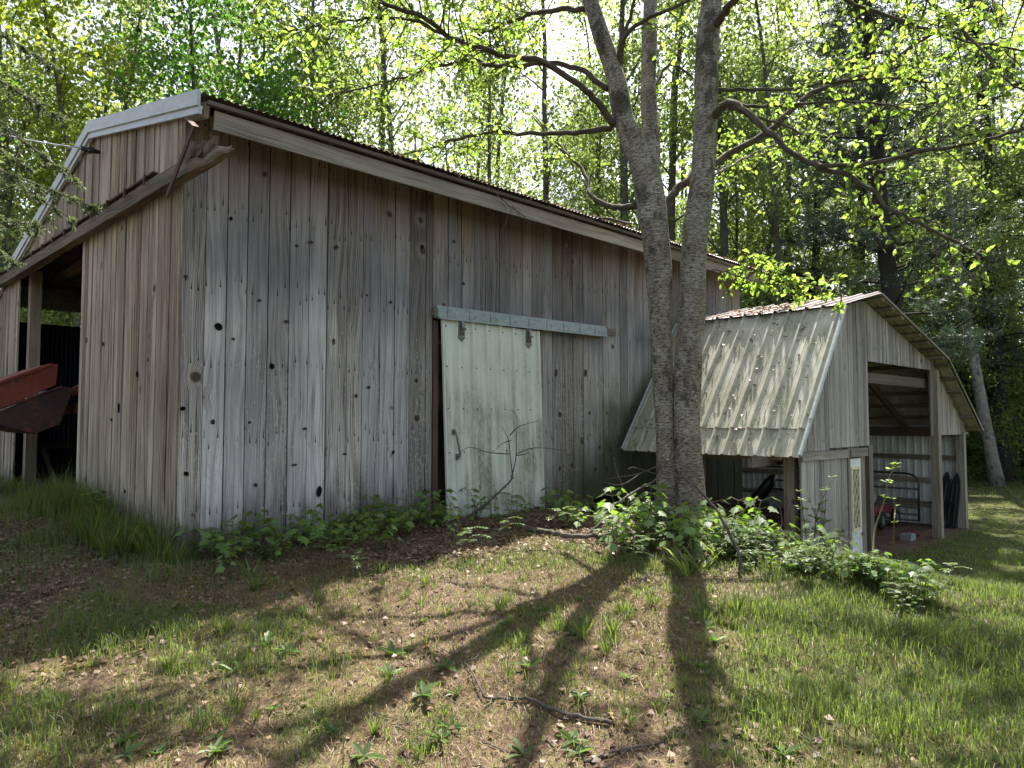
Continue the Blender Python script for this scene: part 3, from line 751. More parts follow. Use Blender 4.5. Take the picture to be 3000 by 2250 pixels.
# ------------------------------------------------------------------ things in and on the barn
bk = empty('loader_bucket', B(0, 4.6, -.2), 0, 'rusty red loader bucket poking out of the left barn opening', 'loader bucket')
def bucket():
    z = lambda x, y: pxB(x, y, q=4.2)
    low = [z(209, 1137), z(169, 1245), z(103, 1271), z(0, 1245), z(-120, 1215), z(-230, 1260), z(-150, 1262), z(0, 1205), z(182, 1131)]
    low = [z(209, 1137), z(169, 1245), z(103, 1271), z(0, 1245), z(-130, 1235), z(-160, 1262)[:3], z(0, 1205), z(182, 1131)]
    upq = [z(166, 1127), z(0, 1200), z(-160, 1255), z(-160, 1175), z(0, 1117), z(152, 1064), z(174, 1066)]
    for nm, poly, off, cc, dep in (('side_plate', low, 0, .12, .05), ('back_plate', upq, .05, .62, 1.7)):
        mb = MB(); f = [q + BB_ * off for q in poly]; g = [q + BB_ * dep for q in f]; n = len(f)
        a = np.mean(f, axis=0)
        nn_ = np.cross(f[1] - f[0], f[2] - f[1])
        if np.dot(nn_, BB_) > 0: f.reverse(); g.reverse()
        mb.face(f, [(0, 0)] * n, (cc, .5, .5, 1)); mb.face(g[::-1], [(0, 0)] * n, (cc, .5, .5, 1))
        for i in range(n):
            j = (i + 1) % n; mb.face([f[j], f[i], g[i], g[j]], [(0, 0)] * 4, (cc * .8, .5, .5, 1))
        mb.build(nm, M['bucket'], bk)
    mb = MB(); A = [z(205, 1140), z(168, 1246), z(103, 1272), z(0, 1248), z(-160, 1262)]
    for i in range(len(A) - 1):
        q0, q1 = A[i] + BB_ * .05, A[i + 1] + BB_ * .05
        mb.box(q0, q1 - q0, BB_ * 1.7, UP * .02, (.05, .5, .5, 1))
    mb.build('shell', M['bucket'], bk)
    mb = MB(); mb.beam(z(182, 1131) + BB_ * -.01 + UP * .0, z(-160, 1258) + BB_ * -.01, .03, .02, (.2, .5, .5, 1)); mb.build('crease_bar', M['bucket'], bk)
    for (x0, y0, x1, y1, wd) in ((195, 1165, 330, 1095, .10), (185, 1205, 330, 1180, .13)):
        mb = MB(); mb.beam(z(x0, y0) + BB_ * .3, pxB(x1, y1, q=4.2) + BB_ * .3, .1, wd, (.75, .5, .5, 1)); mb.build('lift_arm', M['bucket'], bk)
bucket()
def bucket_details():
    z = lambda x, y, o=0: pxB(x, y, q=4.2) - BB_ * o
    for x, y in ((196, 1150), (180, 1195), (165, 1235), (150, 1160), (120, 1252), (60, 1200)):
        mb = MB(); c = z(x, y); mb.tube([c, c - BB_ * .016], [.016, .014], 6, (.1, .5, .5, 1)); mb.build('bolt', M['iron'], bk)
    mb = MB(); mb.beam(z(209, 1137, .006), z(169, 1245, .006), .02, .035, (.3, .5, .5, 1)); mb.build('wear_strip', M['iron'], bk)
    mb = MB(); mb.beam(z(152, 1066, -.04), z(-160, 1177, -.04), .03, .03, (.9, .5, .5, 1)); mb.build('top_lip', M['bucket'], bk)
    mb = MB(); mb.tube([z(214, 1150, -.2), z(220, 1172, -.16), z(222, 1195, -.15), z(217, 1215, -.17), z(209, 1229, -.22), z(200, 1236, -.35)], .014, 8); mb.build('hose', M['tyre'], bk)
bucket_details()
for i, (x0, y0, x1, y1, lb) in enumerate(((95, 1230, 175, 1452, 'long plank in the barn opening leaning nearest the post'), (60, 1275, 125, 1430, 'thin board leaning low beside the barn opening post'), (118, 1240, 150, 1395, 'upright grey board leaning behind the other planks in the barn'), (80, 1250, 150, 1440, 'middle plank among the boards leaning in the barn opening'))):
    a, b = pxB(x0, y0, p=1.1 + .12 * i), pxB(x1, y1, p=.45 + .1 * i)
    mb = MB(); mb.beam(a, b, .04, .11 + .02 * (i % 2)); o = mb.build('plank', M['post'], None); prop(o, lb, 'plank', 'planks leaning in the barn opening')
mb = MB(); mb.beam(pxB(70, 1000, p=1.6), pxB(85, 1080, p=1.5), .07, .05); a = mb.build('ladder_rail', M['navy'], None)
bpy.data.objects.remove(a)
ld = empty('pole', pxB(85, 1080, p=1.5), 0, 'blue grey pole with a pale band leaning inside the barn', 'pole')
mb = MB(); mb.tube([pxB(68, 985, p=1.7), pxB(92, 1140, p=1.5), pxB(102, 1380, p=1.3)], .03, 8); mb.build('shaft', M['hardware'], ld)
mb = MB(); mb.tube([pxB(77, 1058, p=1.6), pxB(79, 1066, p=1.6)], .042, 8); mb.build('band', M['cream'], ld)
ch = MB()
for i in range(16):
    c = pxB(201 - i * .15, 1252 + i * 3.6, p=.9); ch.tube([c + UP * .012, c + BB_ * (.010 if i % 2 else .002) + BA_ * (.0 if i % 2 else .01), c - UP * .012], .0045, 5)
prop(ch.build('chain', M['hardware'], None), 'thin steel chain hanging below the loader arm in the barn', 'chain')
wr = MB(); a = pxB(232, 433, p=-.12); e = at(-420, 215, 7.0); c0 = pxB(262, 440, p=-.14)
wr.tube([c0, a] + [a + (e - a) * t - UP * .15 * math.sin(math.pi * t) for t in (.15, .3, .5, .7, .85, 1)], .008, 6)
wr.tube([a + (e - a) * t - UP * (.15 * math.sin(math.pi * t) - .012 * math.sin(t * 90)) for t in np.linspace(0, .5, 30)], .006, 5)
prop(wr.build('power_wire', M['wire'], None), 'pale twisted service wire strung to the black insulator on the gable', 'wire')
# ------------------------------------------------------------------ shed
shed = empty('shed', S(0, 0, -2.06), math.atan2(SU_[1], SU_[0]), 'low open fronted shed with gambrel metal roof beside the barn', 'shed')
PR = [(-.575, -.435), (.834, 1.51), (2.115, 1.825), (5.12, 1.05), (7.053, -.205)]
def prof_z(s):
    for (a, za), (b, zb_) in zip(PR[:-1], PR[1:]):
        if s <= b: return za + (zb_ - za) * (s - a) / (b - a)
    return PR[-1][1]
def shed_sheet(s0, z0, s1, z1, ya, yb, name, mat, wav=.0):
    a, b = S(s0, ya, z0), S(s1, ya, z1)
    mb = MB(); ev = b - a; ph = random.random() * 6
    nn = nrm(np.cross(-SV_, ev))
    if s1 <= 2.2:       # left of the ridge: ribs run up slope, across = along y
        a, b = S(s0, yb, z0), S(s1, yb, z1); ev = b - a
        sheet(mb, a, -SV_, ev, yb - ya, np.linalg.norm(ev), .229, .027, nv=5, thick=.006, sag=lambda u, t: np.array([0, 0, wav * math.sin(u * 2.3 + ph) * math.sin(t * 1.7 + ph)]))
    else:
        a, b = S(s1, ya, z1), S(s0, ya, z0); ev = b - a
        sheet(mb, a, SV_, ev, yb - ya, np.linalg.norm(ev), .229, .022, nv=3, thick=.006)
    return mb.build(name, mat, shed)
def L2(k0, k1, t): return (PR[k0][0] + (PR[k1][0] - PR[k0][0]) * t, PR[k0][1] + (PR[k1][1] - PR[k0][1]) * t)
lap = L2(0, 1, .165)
shed_sheet(PR[0][0], PR[0][1] - .012, lap[0] + .03, lap[1] + .035, -.25, 2.36, 'roof_sheet', M['roofsheet'], .002)
shed_sheet(lap[0] - .01, lap[1] + .005, PR[1][0], PR[1][1] + .006, -.25, 2.34, 'roof_sheet', M['roofsheet'], .004)
shed_sheet(PR[1][0] - .06, PR[1][1] + .02, PR[2][0], PR[2][1] + .02, -.27, 2.3, 'upper_roof_sheet', M['roofold'], .008)
shed_sheet(PR[2][0], PR[2][1] + .015, PR[3][0], PR[3][1] + .01, -.25, 2.3, 'upper_roof_sheet', M['roofsheet'])
shed_sheet(3.95, prof_z(3.95) + .008, PR[3][0], PR[3][1] + .006, 2.3, 5.6, 'upper_roof_sheet', M['roofsheet'])
shed_sheet(PR[3][0] - .03, PR[3][1] + .0, PR[4][0], PR[4][1], -.25, 5.6, 'roof_sheet', M['roofsheet'])
mb = MB()
for (a, b) in ((PR[0], PR[1]),):
    mb.beam(S(a[0], -.262, a[1] + .012), S(b[0], -.262, b[1] + .02), .03, .05)
mb.build('corner_trim', M['trim'], shed)
mb = MB(); mb.beam(S(PR[0][0], 2.375, PR[0][1] + .012), S(PR[1][0], 2.375, PR[1][1] + .02), .03, .05); mb.build('corner_trim', M['trim'], shed)
mb = MB()
for (a, b) in ((PR[2], PR[3]), (PR[3], PR[4])): mb.beam(S(a[0], -.272, a[1] + .005), S(b[0], -.272, b[1] + .005), .012, .035)
mb.build('verge_trim', M['beam'], shed)
def purl(s, z, sl, ya=-.24, yb=5.4):
    mb = MB(); t = nrm(SU_ + UP * sl); n_ = nrm(np.cross(t, SV_)); n_ = n_ if n_[2] > 0 else -n_
    mb.box(S(s, ya, z) - t * .045 - n_ * .045, t * .09, SV_ * (yb - ya), n_ * .04); return mb.build('purlin', M['beam'], shed)
sl = (PR[3][1] - PR[2][1]) / (PR[3][0] - PR[2][0])
for i in range(8): s_ = 2.25 + i * .385; purl(s_, prof_z(s_) - .0, sl, yb=2.2 if s_ < 3.95 else 5.4)
sl = (PR[4][1] - PR[3][1]) / (PR[4][0] - PR[3][0])
for i in range(6): s_ = 5.22 + i * .352; purl(s_, prof_z(s_) - .0, sl)
for i in range(2): s_ = 1.0 + i * .6; purl(s_, prof_z(s_), .24, -.02, 2.2)
def shed_boards(s0, s1, zb, zt, name, y=0., wm=(.13, .2)):
    mb = MB(); s = s0
    while s < s1 - .015:
        w = min(random.uniform(*wm), s1 - s); off = random.uniform(-.005, .005)
        P = lambda u, z, off=off: S(u, y + off, z)
        u1 = s + w - .004
        mb.board(P, None, -SV_, s, u1, zb(s) if callable(zb) else zb, zt(s), zt(u1), .022, rcol()); s += w
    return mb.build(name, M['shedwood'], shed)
shed_boards(.02, .86, lambda s: max(-.41, -.41), lambda s: min(prof_z(s) - .05, 2), 'gable_boards')
shed_boards(.86, 2.24, -.41 + .03, lambda s: prof_z(s) - .05, 'gable_boards')
shed_boards(2.24, 5.03, lambda s: .872, lambda s: prof_z(s) - .05, 'gable_boards', wm=(.07, .12))
shed_boards(5.03, 7.15, lambda s: -.275 + (.0 if s > 5.2 else 0), lambda s: max(-.26, prof_z(s) - .05), 'gable_boards', wm=(.07, .12))
shed_boards(.02, 1.40, -2.25, lambda s: -.53, 'lower_boards', wm=(.1, .2))
def sbox(name, mat, s0, s1, y0, y1, z0, z1, parent=shed):
    mb = MB(); mb.box(S(s0, y0, z0), SU_ * (s1 - s0), SV_ * (y1 - y0), UP * (z1 - z0)); return mb.build(name, M[mat], parent)
sbox('sill_beam', 'fascia', 0.0, 1.40, -.03, .03, -.525, -.415)
sbox('sill_beam', 'fascia', 1.50, 2.10, -.03, .03, -.525, -.405)
sbox('door_post', 'fascia', 1.41, 1.49, -.016, .05, -2.2, -.39)
sbox('post', 'post', 1.885, 2.05, .0, .14, -2.15, -.50)
sbox('post', 'fascia', 2.10, 2.24, -.04, .1, -2.15, -.38)
sbox('post', 'beam', 5.12, 5.26, -.07, .07, -2.15, .88)
sbox('post', 'beam', 6.74, 6.88, -.02, .12, -2.15, -.23)
sbox('post', 'post', .02, .16, .10, .24, -2.15, -.35)
sbox('post', 'post', -.05, .09, 1.42, 1.56, -2.15, -.40)
sbox('eave_beam', 'post', -.02, .12, .25, 2.3, -.52, -.38)
for y_ in (.42, 1.8): sbox('outrigger', 'fascia', -.44, .4, y_, y_ + .05, -.60, -.45)
sbox('header_beam', 'darkwood', 2.24, 5.1, .10, .16, .56, .72)
sbox('header_beam', 'darkwood', 2.24, 2.34, .10, .22, .72, .95)
mb = MB(); mb.beam(S(3.0, .9, 1.45), S(6.5, .9, -.15), .06, .12); mb.build('rafter', M['darkwood'], shed)
mb = MB(); mb.beam(S(3.0, 2.2, 1.45), S(6.5, 2.2, -.15), .06, .12); mb.build('rafter', M['darkwood'], shed)
sbox('wall_plate', 'darkwood', 6.72, 6.84, .12, 5.4, -.32, -.14)
mb = MB(); sheet(mb, S(6.87, 5.5, -2.1), -SV_, UP, 5.45, 2.0, .14, .018); mb.build('wall_lining', M['lining'], shed)
mb = MB(); sheet(mb, S(6.87, 5.5, -2.1), SU_ * -1, UP, 6.8, 2.0, .18, .018); mb.build('wall_lining', M['lining'], shed)
for z_ in (-.78, -1.23, -1.70): sbox('girt', 'beam', 6.79, 6.845, .1, 5.45, z_, z_ + .09)
for z_ in (-.85, -1.3): sbox('girt', 'darkwood', .1, 6.78, 5.40, 5.45, z_, z_ + .09)
# entry door with a diamond lattice light
dr = sbox('door', 'white', 1.495, 1.87, -.004, .036, -2.15, -.55)
for (s0, s1, z0, z1) in ((1.53, 1.81, -.70, -.665), (1.53, 1.81, -1.56, -1.525), (1.53, 1.56, -1.53, -.70), (1.78, 1.81, -1.53, -.70)):
    sbox('moulding', 'cream', s0, s1, -.018, -.004, z0, z1, dr)
sbox('pane', 'glass', 1.56, 1.78, -.009, -.0045, -1.525, -.70, dr)
mb = MB()
for i in range(-4, 5):
    for sg in (1, -1):
        s_a, z_a = 1.56 + i * .11, -1.525
        pts = []
        for t in np.linspace(0, .825, 40):
            s_ = s_a + sg * t * .55 + (0 if sg > 0 else .22)
            if 1.555 <= s_ <= 1.785: pts.append((s_, z_a + t))
        if len(pts) > 2: mb.beam(S(pts[0][0], -.0125 - .002 * (sg > 0), pts[0][1]), S(pts[-1][0], -.0125 - .002 * (sg > 0), pts[-1][1]), .006, .018, upv=SV_)
mb.build('lattice', M['cream'], dr)
mb = MB()
for (s0, s1) in ((1.54, 1.80),):
    for (a, b, c, d) in ((s0, s1, -2.0, -1.985), (s0, s1, -1.66, -1.645), (s0, s0 + .015, -2.0, -1.645), (s1 - .015, s1, -2.0, -1.645)):
        mb.box(S(a, -.011, c), SU_ * (b - a), SV_ * .007, UP * (d - c))
mb.build('door_panel', M['white'], dr)
mb = MB(); mb.tube([S(1.845, .0, -1.62), S(1.845, -.05, -1.62)], [.012, .028], 8); mb.build('knob', M['hardware'], dr)
# ------------------------------------------------------------------ things in the shed
def tube_gate():
    g = empty('farm_gate', S(5.4, 3.2, -2.05), 0, 'brown tubular steel farm gate leaning against the white shed lining', 'gate')
    P = lambda t, z: S(6.60 + .1 * (z + 1.2) * .5, .74 + t, z)
    mb = MB(); r = .022
    mb.tube([P(0, -1.98), P(0, -1.25), P(.03, -1.14), P(.12, -1.08), P(.25, -1.06), P(3.2, -1.06)], r, 8)
    mb.build('outer_tube', M['gate'], g)
    for z in (-1.36, -1.56, -1.72, -1.86, -1.97):
        mb = MB(); mb.tube([P(0, z), P(3.2, z)], r * .9, 8); mb.build('rail', M['gate'], g)
tube_gate()
def sled(s, y, lean, h, lb):
    mb = MB(); e = empty('snow_ski', S(s, y, -2.05), 0, lb, 'ski', 'black skis leaning in the shed corner')
    prof = [(-.085, 0), (.085, 0), (.095, .3), (.09, .7), (.07, .9), (.03, 1.02), (0, 1.06), (-.03, 1.02), (-.07, .9), (-.09, .7), (-.095, .3)]
    f = [S(s + .12 * z - .0, y + w + lean * z, -2.05 + z * h) for w, z in prof]; b = [q + SU_ * .03 for q in f]
    n = len(f)
    mb.face(f, [(0, 0)] * n); mb.face(b[::-1], [(0, 0)] * n)
    for i in range(n):
        j = (i + 1) % n; mb.face([f[j], f[i], b[i], b[j]], [(0, 0)] * 4)
    mb.build('blade', M['black'], e)
    mb = MB()
    for w in (-.05, .05): mb.beam(S(s - .015, y + w, -2.0), S(s - .015 + .1, y + w * .6 + lean * .8, -2.05 + h * .85), .02, .02)
    mb.build('keel', M['black'], e)
    mb = MB(); mb.box(S(s - .035 + .05, y - .12, -1.62), SV_ * .24, SU_ * -.05, UP * .05); mb.build('binding', M['tyre'], e)
sled(6.52, .40, -.14, 1.0, 'pointed black ski leaning in the shed corner, the one nearer the gate')
sled(6.56, .20, -.10, .98, 'pointed black ski leaning in the shed corner against the end post')
def mower():
    m = empty('lawn_mower', S(5.75, 1.35, -2.05), 0, 'dark red lawn mower parked in the shed behind the gate post', 'mower')
    c = lambda a, b, z: S(5.75 + a, 1.35 + b, -2.05 + z)
    mb = MB(); o = np.array([c(-.45, 0, .30), c(.45, 0, .30)])
    ring = [(-.5, -.3, .28), (.5, -.3, .28), (.5, .3, .28), (-.5, .3, .28)]; top = [(-.46, -.26, .43), (.40, -.26, .38), (.40, .26, .38), (-.46, .26, .43)]
    R_, T_ = [c(*t) for t in ring], [c(*t) for t in top]
    mb.face(T_, [(0, 0)] * 4); mb.face(R_[::-1], [(0, 0)] * 4)
    for i in range(4): j = (i + 1) % 4; mb.face([R_[i], R_[j], T_[j], T_[i]], [(0, 0)] * 4)
    mb.build('body', M['redpaint'], m)
    for a in (-.36, .36):
        for b in (-.34, .34):
            mb = MB(); ctr = c(a, b, .17)
            ringp = [ctr + np.array(0) + SU_ * .12 * math.cos(t) + UP * .12 * math.sin(t) for t in np.linspace(0, 2 * math.pi, 13)]
            mb.tube(ringp, .05, 8, cap=False); w = mb.build('wheel', M['tyre'], m)
            mb = MB(); mb.tube([ctr - SV_ * .04, ctr + SV_ * .04], .08, 10); mb.build('rim', M['hardware'], w)
    mb = MB(); mb.tube([c(-.4, -.2, .4), c(-.75, -.2, .85), c(-.75, .2, .85), c(-.4, .2, .4)], .016, 8); mb.build('handlebar', M['black'], m)
    mb = MB(); mb.tube([c(-.35, 0, .42), c(-.4, 0, .55), c(-.48, 0, .80), c(-.5, 0, .93)], [.20, .26, .22, .08], 10, bump=lambda i, j: random.uniform(-.1, .1)); mb.build('grass_bag', M['grayblock'], m)
mower()
mb = MB(); q = S(4.75, .25, -2.06); mb.face([q, q + SU_ * .3, q + SU_ * .28 + UP * .04, q + SU_ * .02 + UP * .16], [(0, 0)] * 4)
mb.box(q, SU_ * .3, SV_ * .16 + UP * .0, UP * .05); mb.box(q + UP * .05, SU_ * .16, SV_ * .12, UP * .07)
prop(mb.build('red_scoop', M['redpaint'], None), 'small red wedge shaped scoop lying on the shed floor', 'scoop')
mb = MB(); q = S(4.45, .2, -2.06); mb.box(q, SU_ * .24, SV_ * .18, UP * .10); mb.box(q + UP * .1 + SU_ * .05, SU_ * .14, SV_ * .1, UP * .02)
prop(mb.build('concrete_block', M['grayblock'], None), 'grey block lying on the shed floor next to the red scoop', 'block')
mb = MB(); q = S(.15, 1.05, -1.95)
sheet(mb, S(-.10, 2.2, -1.75), -SV_ + SU_ * .02, UP + SU_ * .1, .85, .62, .2, .03, 'wave', thick=.004)
prop(mb.build('metal_sheet', M['galv'], None), 'bent corrugated metal sheet standing under the shed eave right of the birch trunks', 'metal sheet')
mb = MB(); mb.box(S(-.06, 1.62, -1.05), SV_ * .28, SU_ * .05, UP * .32)
prop(mb.build('wooden_panel', M['post'], None), 'short brown wooden panel fixed under the shed eave above the bent metal sheet', 'panel')
wb = empty('workbench', S(1.3, 1.2, -2.06), 0, 'dark workbench inside the shed under the low eave', 'workbench')
mb = MB(); mb.box(S(.9, .5, -1.32), SU_ * .7, SV_ * 1.9, UP * .05); mb.build('top', M['darkwood'], wb)
for (a, b) in ((.93, .55), (1.52, .55), (.93, 2.3), (1.52, 2.3)): mb = MB(); mb.box(S(a, b, -2.06), SU_ * .06, SV_ * .06, UP * .74); mb.build('leg', M['post'], wb)
mb = MB(); mb.tube([S(1.1, 1.35, -1.26), S(1.12, 1.15, -1.12), S(1.12, 1.0, -.92), S(1.12, .93, -.80)], [.05, .09, .08, .03], 8)
prop(mb.build('chainsaw_scabbard', M['black'], None), 'black curved scabbard standing on the workbench in the shed', 'scabbard')
mb = MB(); mb.box(S(1.0, .7, -1.265), SU_ * .3, SV_ * .25, UP * .2); mb.box(S(1.03, .73, -1.065), SU_ * .24, SV_ * .19, UP * .02)
prop(mb.build('storage_box', M['grayblock'], None), 'grey storage box on the workbench in the shed', 'box')
# ------------------------------------------------------------------ vegetation helpers
def smooth(pts, n):
    P = np.array([np.asarray(p, float) for p in pts]); k = len(P)
    Q = np.vstack([2 * P[0] - P[1], P, 2 * P[-1] - P[-2]]); out = []
    for t in np.linspace(0, k - 1 - 1e-6, n):
        i = int(t); f = t - i; a, b, c, d = Q[i], Q[i + 1], Q[i + 2], Q[i + 3]
        out.append(.5 * ((2 * b) + (c - a) * f + (2 * a - 5 * b + 4 * c - d) * f * f + (-a + 3 * b - 3 * c + d) * f ** 3))
    return np.array(out)
def hit(x, y, lift=0.):
    """where the photo ray through (x, y) meets the terrain"""
    d = ray(x, y); t = 1.0
    for i in range(400):
        p = d * t
        if p[2] <= gz(p[0], p[1], False): break
        t += .04 + t * .002
    p = d * t; p[2] = float(gz(p[0], p[1])) + lift
    return p
def curve_twig(p0, d, L, n, droop, wob):
    pts = [np.asarray(p0, float)]; d = nrm(d)
    for i in range(n):
        d = nrm(d + rng.normal(size=3) * wob + np.array([0, 0, -droop])); pts.append(pts[-1] + d * L / n)
    return pts
class Crown:
    def __init__(s): s.P = []; s.D = []
    def leaves_on(s, pts, step, start=.2):
        for a, b in zip(pts[:-1], pts[1:]):
            l = np.linalg.norm(b - a); k = max(1, int(l / step))
            for i in range(k):
                t = (i + rng.random()) / k; s.P.append(a + (b - a) * t + rng.normal(size=3) * .006); s.D.append(nrm(b - a) * .5 + rng.normal(size=3) * .5)
def twiggy(mb, cr, limb, step=.22, L0=.8, t0=.25, droop=.05, lstep=.075, sub=3, side=None):
    n = len(limb); seg = np.linalg.norm(np.diff(limb, axis=0), axis=1); tot = seg.sum(); cum = np.concatenate([[0], np.cumsum(seg)])
    s = t0 * tot
    while s < tot:
        i = min(np.searchsorted(cum, s) - 1, n - 2); i = max(i, 0); f = (s - cum[i]) / max(seg[i], 1e-6)
        p = limb[i] * (1 - f) + limb[i + 1] * f; tg = nrm(limb[i + 1] - limb[i])
        d = rng.normal(size=3); d[2] *= .55; d -= tg * np.dot(d, tg); d = nrm(d) + tg * .75 + np.array([0, 0, .08])
        L = L0 * rng.uniform(.5, 1.2) * (1 - .35 * s / tot)
        pts = curve_twig(p, d, L, 5, droop, .14)
        mb.tube(pts, [.009, .008, .0065, .005, .004, .003], 4, cap=False); cr.leaves_on(pts[1:], lstep * .7)
        for k in range(rng.integers(2, sub + 2)):
            j = rng.integers(1, 5); q = nrm(pts[j] - pts[j - 1]); d2 = rng.normal(size=3); d2[2] *= .5; d2 = nrm(d2) + q * .9
            sp = curve_twig(pts[j], d2, L * rng.uniform(.3, .6), 3, droop * 1.5, .15)
            mb.tube(sp, [.005, .004, .0035, .003], 3, cap=False); cr.leaves_on(sp, lstep * .7)
        s += step * rng.uniform(.5, 1.5)
# ------------------------------------------------------------------ the birch clump in front of the barn
def P2(lst, d0, d1):
    n = len(lst); return [at(x, y, d0 + (d1 - d0) * i / (n - 1)) for i, (x, y) in enumerate(lst)]
def birch(name, label, base, trunks, limbs, leafargs):
    root = empty(name, base, 0, label, 'tree')
    cr = Crown()
    for pts, rad, nm in trunks:
        sp = smooth(pts, len(pts) * 5); r = np.interp(np.linspace(0, 1, len(sp)), np.linspace(0, 1, len(rad)), rad)
        ph = rng.random() * 6
        mb = MB(); mb.tube(sp, r, 18, bump=lambda i, j: .035 * math.sin(j * 2 * math.pi * 3 / 18 + i * .35 + ph) + .03 * math.sin(j * 2 * math.pi * 2 / 18 + i * .8) + random.uniform(-.012, .012))
        mb.build(nm, M['birchbark'], root)
    for pts, r0, r1, kw in limbs:
        sp = smooth(pts, len(pts) * 4)
        sp = sp + np.concatenate([[np.zeros(3)], rng.normal(size=(len(sp) - 2, 3)) * .008, [np.zeros(3)]])
        mb = MB(); mb.tube(sp, np.linspace(r0, r1, len(sp)), 8)
        twiggy(mb, cr, sp, **kw)
        mb.build('branch', M['limb'], root)
    V, sz, lp, c = leaf_hex(np.array(cr.P), .074, rng, .5, .64, .35, np.array(cr.D))
    M4 = np.array(ROOT[root.name].inverted()); V = V + M4[:3, 3]
    link_mesh('crown', raw_mesh('crown', V, sz, lp, c, M['leaf_birch']), root)
    return len(cr.P)
D0 = 8.0
lt = P2([(1957, 1545), (1955, 1480), (1948, 1250), (1938, 1000), (1930, 800), (1912, 640), (1893, 500), (1880, 440)], D0, D0)
lt_r = [.16, .122, .108, .120, .145, .162, .162, .135]
ls = P2([(1893, 520), (1860, 430), (1827, 345), (1806, 235), (1762, 108), (1730, 0), (1690, -150), (1640, -420)], D0, D0 - .2)
ls_r = [.155, .13, .118, .108, .095, .088, .075, .05]
lc = P2([(1893, 520), (1902, 440), (1903, 350), (1900, 253), (1902, 113), (1906, 0), (1915, -200), (1930, -500)], D0, D0 + .4)
lc_r = [.15, .12, .095, .09, .088, .085, .075, .05]
L_ = dict(step=.17, L0=.75)
limbsL = [
 (P2([(1800, 366), (1755, 305), (1705, 253), (1592, 181), (1497, 167), (1384, 131), (1316, 108), (1240, 50), (1108, 0), (980, -60)], D0 - .05, D0 - 1.6), .042, .018, dict(step=.08, L0=.9, t0=.4)),
 (P2([(1316, 108), (1220, 62), (1120, 55), (1000, 62), (880, 90), (760, 110)], D0 - 1.0, D0 - .9), .02, .007, dict(step=.08, L0=.7, t0=.1)),
 (P2([(1782, 262), (1700, 203), (1610, 185), (1452, 194), (1384, 176), (1294, 194), (1181, 226), (1081, 253), (960, 280)], D0 - .05, D0 + .8), .036, .008, dict(step=.08, L0=.8, t0=.3)),
 (P2([(1790, 378), (1690, 388), (1588, 393), (1429, 393), (1334, 407), (1280, 429), (1180, 455)], D0, D0 + 1.2), .036, .008, dict(step=.09, L0=.7, t0=.4)),
 (P2([(1722, 26), (1633, 27), (1560, 40), (1497, 63), (1420, 95), (1362, 117), (1260, 160)], D0 - .1, D0 + 1.4), .034, .010, dict(step=.08, L0=.8, t0=.2)),
 (P2([(1865, 600), (1805, 606), (1732, 574), (1720, 520), (1655, 443), (1610, 400), (1560, 340)], D0, D0 + 2.2), .042, .010, dict(step=.3, L0=.6, t0=.4)),
 (P2([(1809, 200), (1820, 130), (1850, 81), (1920, 45), (2000, 9), (2100, -40)], D0 - .1, D0 - .8), .032, .014, dict(step=.2, L0=.7, t0=.3)),
 (P2([(1818, 185), (1835, 90), (1855, 0), (1870, -120)], D0 - .1, D0 - .4), .026, .015, dict(step=.25, L0=.7, t0=.3)),
 (P2([(1900, 300), (1940, 210), (1980, 190), (2030, 230)], D0 + .1, D0 + 1.), .026, .012, dict(step=.25, L0=.5, t0=.3)),
 (P2([(1935, 640), (1953, 604), (1975, 565), (2010, 533), (2104, 470), (2253, 384), (2334, 307), (2384, 271), (2542, 212), (2700, 120), (2836, 23), (2960, -60)], D0 + .05, D0 + .5), .052, .022, dict(step=.12, L0=.9, t0=.42)),
 ([at(2010, 533, D0 + .1), at(2085, 515, 9.2), at(2150, 480, 10.4), at(2230, 440, 11.4), at(2330, 400, 12.2)], .03, .01, dict(step=.16, L0=.9, t0=.3)),  # limb added towards the sun so its leaves dapple the shed roof
 ([at(2085, 515, 9.2), at(2060, 470, 10.4), at(2050, 430, 11.6)], .02, .008, dict(step=.2, L0=.9, t0=.2)),  # side limb of it, added for the same dapple
 (P2([(1690, -150), (1500, -190), (1250, -160), (1000, -110), (800, -60)], D0 - .2, D0 - 2.2), .04, .01, dict(step=.08, L0=.9, t0=.2)),
 (P2([(1660, -330), (1500, -420), (1250, -480), (1000, -420)], D0 - .2, D0 + 2.0), .04, .01, dict(step=.5, L0=.8, t0=.3)),  # unseen limb above the frame, added for its shade
 (P2([(1920, -300), (2050, -420), (2300, -480), (2500, -420)], D0 + .3, D0 + 2.5), .04, .01, dict(step=.5, L0=.8, t0=.3)),  # another limb out of view, added for shading
]
nl = birch('birch_tree', 'birch trunk that forks into two stems, standing left in the clump before the barn', at(1957, 1545, D0), [(lt, lt_r, 'trunk'), (ls, ls_r, 'stem'), (lc, lc_r, 'stem')], limbsL, None)
rt = P2([(2022, 1560), (2022, 1480), (2012, 1250), (2018, 1050), (2025, 933), (2033, 722), (2056, 553), (2065, 427), (2067, 300), (2069, 226), (2076, 90), (2086, -20), (2105, -250), (2130, -600)], D0 - .05, D0 - .05)
rt_r = [.20, .165, .150, .150, .150, .146, .138, .132, .128, .132, .128, .118, .09, .05]
